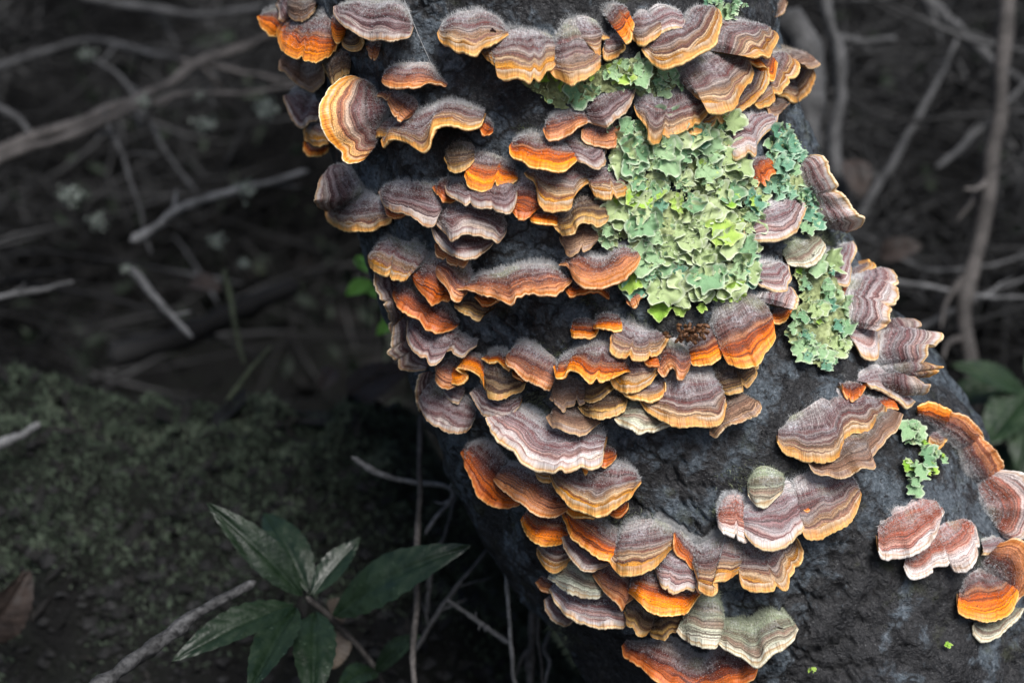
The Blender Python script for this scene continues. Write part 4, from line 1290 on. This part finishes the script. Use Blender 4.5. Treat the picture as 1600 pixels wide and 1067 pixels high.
k = NT('undergrowth_leaf')
UG = k.done(k.ramp(k.noise(k.obj(), 9, 2), [(.35, (.006, .008, .006)), (.55, (.020, .030, .018)), (.72, (.060, .072, .052))]), None, .7, .25)
n = 5200
ux, uy = rng.uniform(-1.5, 1.7, n), rng.uniform(.75, 2.8, n)
kp = fbm(np.stack([ux * 4.5, uy * 4.5, ux * 0 + 2], -1), 2) > .02
ux, uy = ux[kp], uy[kp]
n = len(ux)
uc = np.stack([ux, uy, ground_z(ux, uy) + .02 + rng.random(n) ** 1.4 * (.30 + .22 * (uy - .6))], -1)
ud = rng.normal(0, 1, (n, 3))
ud /= np.linalg.norm(ud, axis=1)[:, None]
us = np.cross(ud, rng.normal(0, 1, (n, 3)))
us /= np.linalg.norm(us, axis=1)[:, None]
ul = rng.uniform(.008, .024, n)[:, None]
un = np.cross(ud, us)
qd = np.stack([uc - ud * ul, uc - us * ul * .42 + un * ul * .15, uc + ud * ul, uc + us * ul * .42 + un * ul * .15], 1)
tag(link('undergrowth', raw_mesh('undergrowth', qd.reshape(-1, 3), np.arange(4 * n).reshape(-1, 4), smooth=False), UG),
    'sparse small leaved undergrowth lost in the dark thicket', 'undergrowth', kind='stuff')
k = NT('soil_crumb')
SC = k.done(k.ramp(k.noise(k.obj(), 70, 3), [(.35, (.003, .003, .0032)), (.55, (.009, .009, .0095)), (.72, (.024, .024, .025))]), k.bump(k.noise(k.obj(), 600, 3), .6, .001), .8, .25)
bag = Bag()
for i in range(7500):
    x, y = rng.uniform(-.85, .12), .20 - .42 * rng.random() ** .8
    c = np.array([x, y, float(ground_z(x, y))])
    r_ = .0012 + .0055 * rng.random() ** 4
    th_ = np.linspace(0, 2 * math.pi, 6, endpoint=False) + rng.random() * 6
    rr_ = r_ * (1 + .5 * rng.random(6))
    ring_ = np.stack([np.cos(th_) * rr_, np.sin(th_) * rr_, rng.normal(0, .25, 6) * r_], -1)
    up_ = np.array([0, 0, r_ * rng.uniform(.5, 1.1)])
    Vc = np.vstack([ring_, [up_], [-up_]]) + c
    bag.add(Vc, [[a_, (a_ + 1) % 6, 6, 6] for a_ in range(6)] and [[a_, (a_ + 1) % 6, 6] for a_ in range(6)])
tag(link('soil_crumbs', bag.mesh('soil_crumbs', False), SC), 'dark crumbly soil clods on the face of the mossy bank', 'soil', kind='stuff')


def twig(name, label, cat, path, r_px, depth, mat, group=None, taper=.55, bump=.4, sides=9, dz=None):
    """path in photo pixels, thickness in photo pixels, laid out at the given distance(s)."""
    path = np.array(path, float)
    dd = np.linspace(depth[0], depth[1], len(path)) if isinstance(depth, tuple) else np.full(len(path), depth)
    P = np.array([unproject(x, y, d) for (x, y), d in zip(path, dd)])
    P = catmull(P, 34)
    L = np.linalg.norm(P[-1] - P[0])
    P = P + np.stack([fbm(np.c_[np.linspace(0, 6, 34), np.full(34, path[0][0] * .13 + q * 9), np.zeros(34)], 2) for q in range(3)], 1) * L * .035
    R = np.linspace(1, taper, 34) * (r_px * .5 * dd.mean() / F)
    R = R * (1 + .4 * fbm(np.c_[np.linspace(0, 14, 34), np.full(34, path[0][1]), np.zeros(34)], 2))
    Vv, ff = tube_data(P, R, sides, bump, path[0][0])
    bg_ = Bag()
    bg_.add(Vv - P[0], ff)
    if name in ('bare_branch', 'lichen_twig', 'thin_twig'):      # spurs and broken side twigs
        rs = np.random.default_rng(int(abs(path[0][0]) * 7 + abs(path[-1][1])))
        for q in range(int(rs.integers(3, 6))):
            i0 = int(rs.integers(5, 30))
            t_ = P[min(i0 + 1, 33)] - P[i0]
            t_ /= np.linalg.norm(t_)
            d_ = t_ * .8 + rs.normal(0, .55, 3)
            d_ /= np.linalg.norm(d_)
            ln = rs.uniform(.05, .28) * L
            pp = np.array([P[i0], P[i0] + d_ * ln * .5 + rs.normal(0, .06, 3) * ln, P[i0] + d_ * ln + rs.normal(0, .12, 3) * ln])
            v2, f2 = tube_data(catmull(pp, 9), np.linspace(.62, .25, 9) * R[i0], 6, bump, q)
            bg_.add(v2 - P[0], f2)
    o = link(name, bg_.mesh(name), mat, loc=P[0])
    return tag(o, label, cat, group)


GT = 'bare branches in the dark thicket'
twig('bare_branch', 'thick pale brown branch rising from the left edge toward the trunk', 'branch', [(-40, 262), (150, 178), (240, 138), (340, 88), (470, 38)], 21, (1.45, 1.8), TWIG_B, GT)
twig('bare_branch', 'long slim branch bent level just below the thick pale brown branch', 'branch', [(-40, 270), (100, 213), (215, 162), (300, 149), (470, 136)], 13, (1.4, 1.6), TWIG_B, GT)
twig('bare_branch', 'blurred grey branch along the top edge at the left', 'branch', [(120, -10), (230, 12), (340, 22), (500, -8)], 15, 1.75, TWIG, GT)
twig('bare_branch', 'faint level branch between the top edge and the thick pale brown branch', 'branch', [(-20, 112), (80, 82), (150, 68), (270, 92), (340, 120)], 14, 1.8, TWIG, GT)
twig('bare_branch', 'short grey twig crossing down behind the thick pale brown branch', 'branch', [(150, 92), (205, 142), (250, 225), (310, 300)], 10, 1.65, TWIG, GT)
twig('bare_branch', 'pale straight twig slanting down right in the dark hollow at the left', 'branch', [(205, 420), (240, 462), (300, 528)], 14, 1.3, TWIG_P, GT)
twig('bare_branch', 'grey branch with pale tufts reaching right to the left trunk outline', 'branch', [(205, 378), (280, 330), (350, 300), (480, 268)], 15, (1.35, 1.5), TWIG_P, GT)
twig('bare_branch', 'thin pale twig lying level at the left edge, half way down', 'branch', [(-20, 468), (50, 456), (115, 440)], 11, 1.3, TWIG_P, GT)
twig('fallen_branch', 'dim thick fallen branch lying behind the mossy bank', 'branch', [(170, 560), (280, 525), (380, 480), (470, 448)], 42, (1.5, 1.55), THICK_M, GT, .8)
twig('bare_branch', 'thin twig fanning down left from the tufted grey branch', 'branch', [(160, 170), (210, 300), (235, 400)], 8, 1.5, TWIG, GT)
twig('bare_branch', 'brown branch stub pointing at the golden bracket on the left outline', 'branch', [(280, 95), (360, 110), (470, 132)], 12, 1.7, TWIG_B, GT)
twig('bare_branch', 'short pale stub at the far left edge above the slim branch', 'branch', [(-20, 160), (30, 190), (60, 230)], 15, 1.5, TWIG, GT)
twig('bare_branch', 'tall straight brown stem standing at the far right', 'branch', [(1572, -40), (1562, 120), (1535, 330), (1508, 480), (1518, 560), (1530, 660)], 26, (1.42, 1.38), TWIG_B, GT, .9)
twig('bare_branch', 'crooked grey stem standing just right of the trunk top', 'branch', [(1280, -40), (1305, 60), (1312, 140), (1306, 230), (1325, 330)], 22, 1.42, TWIG, GT, .9)
twig('bare_branch', 'blurred branch slanting down right from the top edge at the right', 'branch', [(1420, -30), (1490, 40), (1545, 90), (1640, 160)], 22, 1.65, TWIG, GT)
twig('bare_branch', 'leaning grey twig rising right between the two standing stems', 'branch', [(1340, 345), (1390, 262), (1440, 170), (1500, 60)], 15, 1.6, TWIG, GT)
twig('bare_branch', 'short twig slanting up to the tall brown stem', 'branch', [(1460, 265), (1520, 215), (1600, 130)], 13, 1.6, TWIG, GT)
twig('bare_branch', 'level twig touching the crooked grey stem at the top right', 'branch', [(1300, 60), (1350, 66), (1400, 60)], 16, 1.55, TWIG, GT)
twig('bare_branch', 'thin straw coloured twig lying level right of the white and gold brackets', 'branch', [(1370, 432), (1450, 446), (1540, 462), (1640, 470)], 9, 1.4, TWIG_P, GT)
twig('bare_branch', 'second level twig just above the straw coloured one at the right', 'branch', [(1390, 400), (1480, 425), (1640, 392)], 9, 1.5, TWIG, GT)
twig('bare_branch', 'pale leaning twig crossing low behind the tall brown stem', 'branch', [(1420, 520), (1520, 470), (1640, 420)], 12, 1.45, TWIG, GT)
twig('dead_stump', 'blurred pale dead stem half hidden behind the upper right trunk outline', 'dead stem', [(1222, 20), (1262, 80), (1268, 190), (1245, 330)], 54, 1.36, TWIG, None, .7, .5, 16)

twig('broken_stick', 'rough grey stick with a broken dark tip in front of the plant', 'stick', [(120, 1100), (200, 1034), (270, 985), (330, 945), (400, 907)], 27, (.86, .93), STICK, None, .62, .55, 18)
twig('pale_twig', 'short pale broken twig at the left edge above the moss', 'twig', [(-20, 702), (25, 684), (64, 662)], 17, 1.15, TWIG_P, None, .7, .4)
twig('dry_grass', 'upright dry grass stem below the ringed mauve shell bracket', 'stem', [(657, 640), (655, 740), (650, 880), (646, 1090)], 10, (1.03, .96), TWIG_B, None, .9)
twig('lichen_twig', 'whitish knobbly twig bending across the upright dry stem', 'twig', [(549, 716), (590, 738), (640, 752), (692, 757), (706, 775), (680, 808), (664, 835)], 10, 1.02, TWIG_P, None, .6, .6)
twig('dry_grass', 'pale bent grass stem hanging below the lower left brackets', 'stem', [(768, 790), (782, 835), (794, 930), (806, 1090)], 8, (.94, .97), TWIG_P, None, .8)
twig('thin_twig', 'short straight twig with a knot at its lower end, bottom centre left', 'twig', [(699, 936), (740, 965), (800, 1008)], 7, 1.0, TWIG_P, None, 1.2, .4)
twig('thin_twig', 'thin dark twig rising right behind the upright dry stem', 'twig', [(640, 1030), (690, 950), (740, 880), (800, 815)], 8, 1.04, TWIG, None, .6)
twig('thin_twig', 'faint twig leaning beside the upright dry stem', 'twig', [(665, 960), (676, 890), (700, 820), (712, 770)], 7, 1.05, TWIG, None, .6)
twig('thin_twig', 'short grey stem beside the trunk base at the bottom edge', 'twig', [(835, 900), (832, 980), (826, 1090)], 14, 1.06, TWIG_B, None, .8)
twig('rootlet', 'thin dark twig curling off the trunk at the upper right outline', 'twig', [(1212, 55), (1222, 68), (1232, 82), (1245, 78), (1252, 84)], 4, 1.0, STICK, None, .7, .5)
twig('rootlet', 'knobbly brown rootlet hanging below the slanting orange brown bracket', 'twig', [(758, 790), (772, 812), (770, 850), (786, 880)], 8, .99, TWIG_B, None, .5, .6)
twig('rootlet', 'thin rootlet running down the shaded left foot of the trunk', 'twig', [(800, 840), (815, 900), (838, 960), (850, 1090)], 7, 1.0, TWIG_B, None, .7, .6)
twig('rootlet', 'short forked rootlet beside the lowest bracket on the left outline', 'twig', [(862, 985), (850, 1010), (858, 1040), (845, 1085)], 9, .99, TWIG, None, .6, .6)
twig('grass_blade', 'grey green blade sticking up from the mossy bank', 'grass blade', [(352, 632), (385, 585), (424, 540)], 9, 1.27, STEM_G, None, .3)
twig('grass_blade', 'greenish stalk standing in the dark hollow left of the trunk', 'grass blade', [(350, 420), (362, 480), (382, 570)], 10, 1.35, STEM_G, None, .6)


# pale lichen tufts on the thicket branches
k = NT('tuft_lichen')
TUFT = k.done(k.ramp(k.noise(k.obj(), 120, 3), [(.3, (.12, .14, .125)), (.7, (.27, .30, .265))]), None, .9, .1)
tufts = [('pale lichen tuft nearest the left trunk outline, beside the small golden brackets', 415, 170, 40, 1.5), ('dim green lichen tuft left of the tuft by the trunk outline', 320, 195, 36, 1.6),
         ('lichen tuft on the slim branch below the thick brown one', 222, 160, 24, 1.5), ('small lichen knob where the slim branch turns level', 308, 148, 18, 1.55),
         ('large pale lichen tuft hanging in the dark at the far left', 108, 305, 42, 1.4), ('smaller pale tuft right of the large hanging one', 150, 345, 32, 1.45),
         ('lichen tuft at the right end of the tufted grey branch', 385, 295, 34, 1.42), ('small pale lichen knob atop the pale straight twig', 196, 420, 20, 1.3),
         ('greenish tuft above the greenish stalk', 338, 378, 30, 1.36), ('small pale tuft near the right side of the greenish stalk', 380, 412, 22, 1.36), ('pale knob on the crossing twig near the top left', 135, 85, 24, 1.7)]
for lab, px, py, w_, dpt in tufts:
    c = unproject(px, py, dpt)
    R = w_ * .5 * dpt / F
    bag = Bag()
    for i in range(150):
        b0 = rng.normal(0, .42, 3) * R * np.array([1, .8, .8])
        d = rng.normal(0, 1, 3)
        d /= np.linalg.norm(d)
        s_ = np.cross(d, rng.normal(0, 1, 3))
        s_ /= np.linalg.norm(s_)
        L = R * rng.uniform(.2, .55)
        wd = R * rng.uniform(.08, .2)
        m_ = b0 + d * L * .5 + np.cross(d, s_) * L * .2
        bag.add([b0 - s_ * wd * .5, b0 + s_ * wd * .5, m_ + s_ * wd, b0 + d * L, m_ - s_ * wd], [[0, 1, 2, 4]])
        bag.V[-1] = bag.V[-1]
    tag(link('lichen_tuft', bag.mesh('lichen_tuft', False), TUFT, loc=c), lab, 'lichen tuft', 'lichen tufts in the thicket')


# ------------------------------------------------------------------ leaves and plants
def leaf_mesh(base, tip, width, normal, bend=.12, fold=.25, pucker=.045, seed=0, name='leaf', round_=False):
    base, tip = np.asarray(base), np.asarray(tip)
    ax = tip - base
    L = np.linalg.norm(ax)
    ax /= L
    nrm = normal - ax * np.dot(normal, ax)
    nrm /= np.linalg.norm(nrm)
    sidev = np.cross(nrm, ax)
    nu, nw = 34, 15
    u = np.linspace(0, 1, nu)
    q = np.linspace(-1, 1, nw)
    prof = np.sin(math.pi * u ** (.85 if not round_ else .7)) ** (.85 if not round_ else .6)
    prof = np.maximum(prof, .05 * (1 - u) + .0)
    prof *= 1 + .04 * np.sin(u * 60 + seed)
    U_, Q = np.meshgrid(u, q, indexing='ij')
    half = width * .5 * prof[:, None] * Q
    veins = np.abs(np.sin((U_ * 9 - np.abs(Q) * 1.6) * math.pi)) ** .6
    h = bend * L * (4 * U_ * (1 - U_)) * .5 - fold * np.abs(half) * -1 * .6 + pucker * width * veins * np.minimum(1, np.abs(Q) * 3) \
        + .11 * width * fbm(np.stack([U_ * 5 + seed, Q * 2, U_ * 0], -1), 3)
    h = h - .05 * width * np.exp(-(Q / .12) ** 2)
    P = base + ax * (U_ * L)[..., None] + sidev * half[..., None] + nrm * h[..., None]
    return P.reshape(-1, 3), grid_faces(nu, nw)


def leaf_mat(name, dark, light, rough, spec=.5):
    k = NT(name)
    o = k.obj()
    a = k.noise(o, 90, 4, .6)
    b = k.noise(o, 420, 3, .6)
    col = k.mix(k.fr(b, .66, .74), k.ramp(a, [(.3, dark), (.7, light)]), tuple(min(1, x * 2.2 + .03) for x in light))
    return k.done(col, k.bump(a, .4, .002, k.bump(b, .25, .001)), k.fr(a, .3, .7, rough, rough + .22), spec)


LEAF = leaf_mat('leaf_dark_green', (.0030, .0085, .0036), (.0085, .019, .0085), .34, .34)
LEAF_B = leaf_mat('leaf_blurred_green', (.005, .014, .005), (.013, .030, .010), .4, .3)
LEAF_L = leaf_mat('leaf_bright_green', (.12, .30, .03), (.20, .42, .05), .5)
DEAD = leaf_mat('leaf_dead_brown', (.008, .005, .004), (.022, .0125, .009), .6)
DEAD_T = leaf_mat('leaf_dead_tan', (.04, .030, .022), (.08, .062, .045), .6)


def plant(label, leaves, stem, mat, cat='plant', name='leafy_plant', stem_mat=None, stem_r=5, stem_d=None):
    d0 = leaves[0][2]
    org = unproject(*leaves[0][0], d0)
    root = empty(name, org, label, cat)
    for i, (b, t, db, dt, w_, tilt) in enumerate(leaves):
        P, Q = unproject(*b, db), unproject(*t, dt)
        nn_ = CAM - P
        nn_ /= np.linalg.norm(nn_)
        nn_ = nn_ * .75 + np.array([tilt, 0, .75])
        Vv, ff = leaf_mesh(P, Q, w_ * (db + dt) / 2 / F, nn_, bend=.14 + .07 * math.sin(i * 2.3), fold=.15 + .2 * (i % 3) / 2, seed=i * 3.1)
        link('leaf', raw_mesh('leaf', Vv - org, ff), mat, root)
    if stem:
        S = np.array([unproject(x, y, d) for x, y, d in stem])
        S = catmull(S, 24)
        Vv, ff = tube_data(S, np.linspace(1, .8, 24) * stem_r * .5 * d0 / F, 8, .2, 3)
        link('stem', raw_mesh('stem', Vv - org, ff), stem_mat or TWIG_B, root)
    return root


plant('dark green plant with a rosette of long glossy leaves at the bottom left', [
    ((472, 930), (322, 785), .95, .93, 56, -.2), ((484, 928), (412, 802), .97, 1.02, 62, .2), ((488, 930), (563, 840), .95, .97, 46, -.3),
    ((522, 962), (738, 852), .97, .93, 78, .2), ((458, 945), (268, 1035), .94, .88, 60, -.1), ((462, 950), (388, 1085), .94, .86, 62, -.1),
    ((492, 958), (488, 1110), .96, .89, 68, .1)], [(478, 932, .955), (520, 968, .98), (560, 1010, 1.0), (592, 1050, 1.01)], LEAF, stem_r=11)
plant('small two leaved sprig at the bottom edge right of the glossy rosette plant', [
    ((588, 1046), (660, 992), 1.0, .97, 42, .1), ((586, 1048), (525, 1080), 1.0, .95, 44, 0)], [(588, 1046, 1.0), (600, 1075, 1.02), (604, 1110, 1.03)], LEAF, stem_r=8)
plant('long leaved green plant blurred at the right edge of the picture', [
    ((1600, 612), (1485, 570), 1.32, 1.30, 46, 0), ((1602, 604), (1470, 628), 1.34, 1.36, 58, 0), ((1608, 610), (1535, 700), 1.32, 1.28, 70, .1),
    ((1612, 615), (1590, 740), 1.33, 1.27, 62, 0), ((1610, 600), (1660, 540), 1.33, 1.36, 60, 0), ((1612, 610), (1690, 640), 1.33, 1.3, 60, 0)],
    [(1606, 608, 1.33), (1615, 680, 1.36), (1622, 800, 1.38)], LEAF_B, stem_r=12)
plant('low green plant blurred at the right edge behind the far right brackets', [
    ((1560, 745), (1500, 700), 1.3, 1.3, 46, 0), ((1590, 760), (1640, 690), 1.3, 1.32, 62, 0), ((1575, 765), (1560, 690), 1.3, 1.32, 50, 0)],
    [(1575, 762, 1.3), (1580, 800, 1.32), (1585, 860, 1.33)], LEAF_B, stem_r=8)
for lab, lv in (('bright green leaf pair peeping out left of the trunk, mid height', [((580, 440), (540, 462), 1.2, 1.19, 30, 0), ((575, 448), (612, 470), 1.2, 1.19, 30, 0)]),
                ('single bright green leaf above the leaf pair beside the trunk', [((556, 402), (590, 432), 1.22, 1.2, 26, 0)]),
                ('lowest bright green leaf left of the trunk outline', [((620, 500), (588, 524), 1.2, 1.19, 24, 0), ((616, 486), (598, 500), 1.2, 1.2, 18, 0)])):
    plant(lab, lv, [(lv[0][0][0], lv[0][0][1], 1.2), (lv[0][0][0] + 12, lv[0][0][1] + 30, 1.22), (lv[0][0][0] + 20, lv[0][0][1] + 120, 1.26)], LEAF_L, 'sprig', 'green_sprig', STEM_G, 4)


def dead_leaf(label, b, t, d, w_, mat, up=.4):
    P, Q = unproject(*b, d), unproject(*t, d * .99)
    nn_ = (CAM - P) / np.linalg.norm(CAM - P) * .7 + np.array([.2, 0, up])
    Vv, ff = leaf_mesh(P, Q, w_ * d / F, nn_, .25, .4, .03, b[0], round_=True)
    tag(link('dead_leaf', raw_mesh('dead_leaf', Vv - P, ff), mat, loc=P), label, 'dead leaf', 'dead leaves lying about')


dead_leaf('reddish brown dead leaf at the left edge near the bottom', (-40, 1000), (46, 890), 1.05, 78, DEAD, -.2)
dead_leaf('tan dead leaf hanging under the glossy rosette plant', (522, 985), (520, 1045), 1.0, 52, DEAD_T)
dead_leaf('small tan dead leaf behind the stem of the rosette plant', (520, 935), (535, 975), 1.01, 30, DEAD_T)
dead_leaf('brown curled dead leaf in shadow left of the ringed mauve shell', (545, 620), (640, 575), 1.25, 60, DEAD)
dead_leaf('small brown dead leaf next to the curled one in shadow', (520, 575), (500, 610), 1.28, 30, DEAD)
dead_leaf('dull brown dead leaf right of the woolly grey stub', (1375, 400), (1440, 385), 1.4, 40, DEAD)
dead_leaf('reddish dead leaf between the crooked stem and the slim whitish bracket', (1330, 250), (1345, 310), 1.4, 46, DEAD)
dead_leaf('dim reddish dead leaf in the hollow above the mossy bank', (300, 440), (345, 455), 1.4, 34, DEAD)
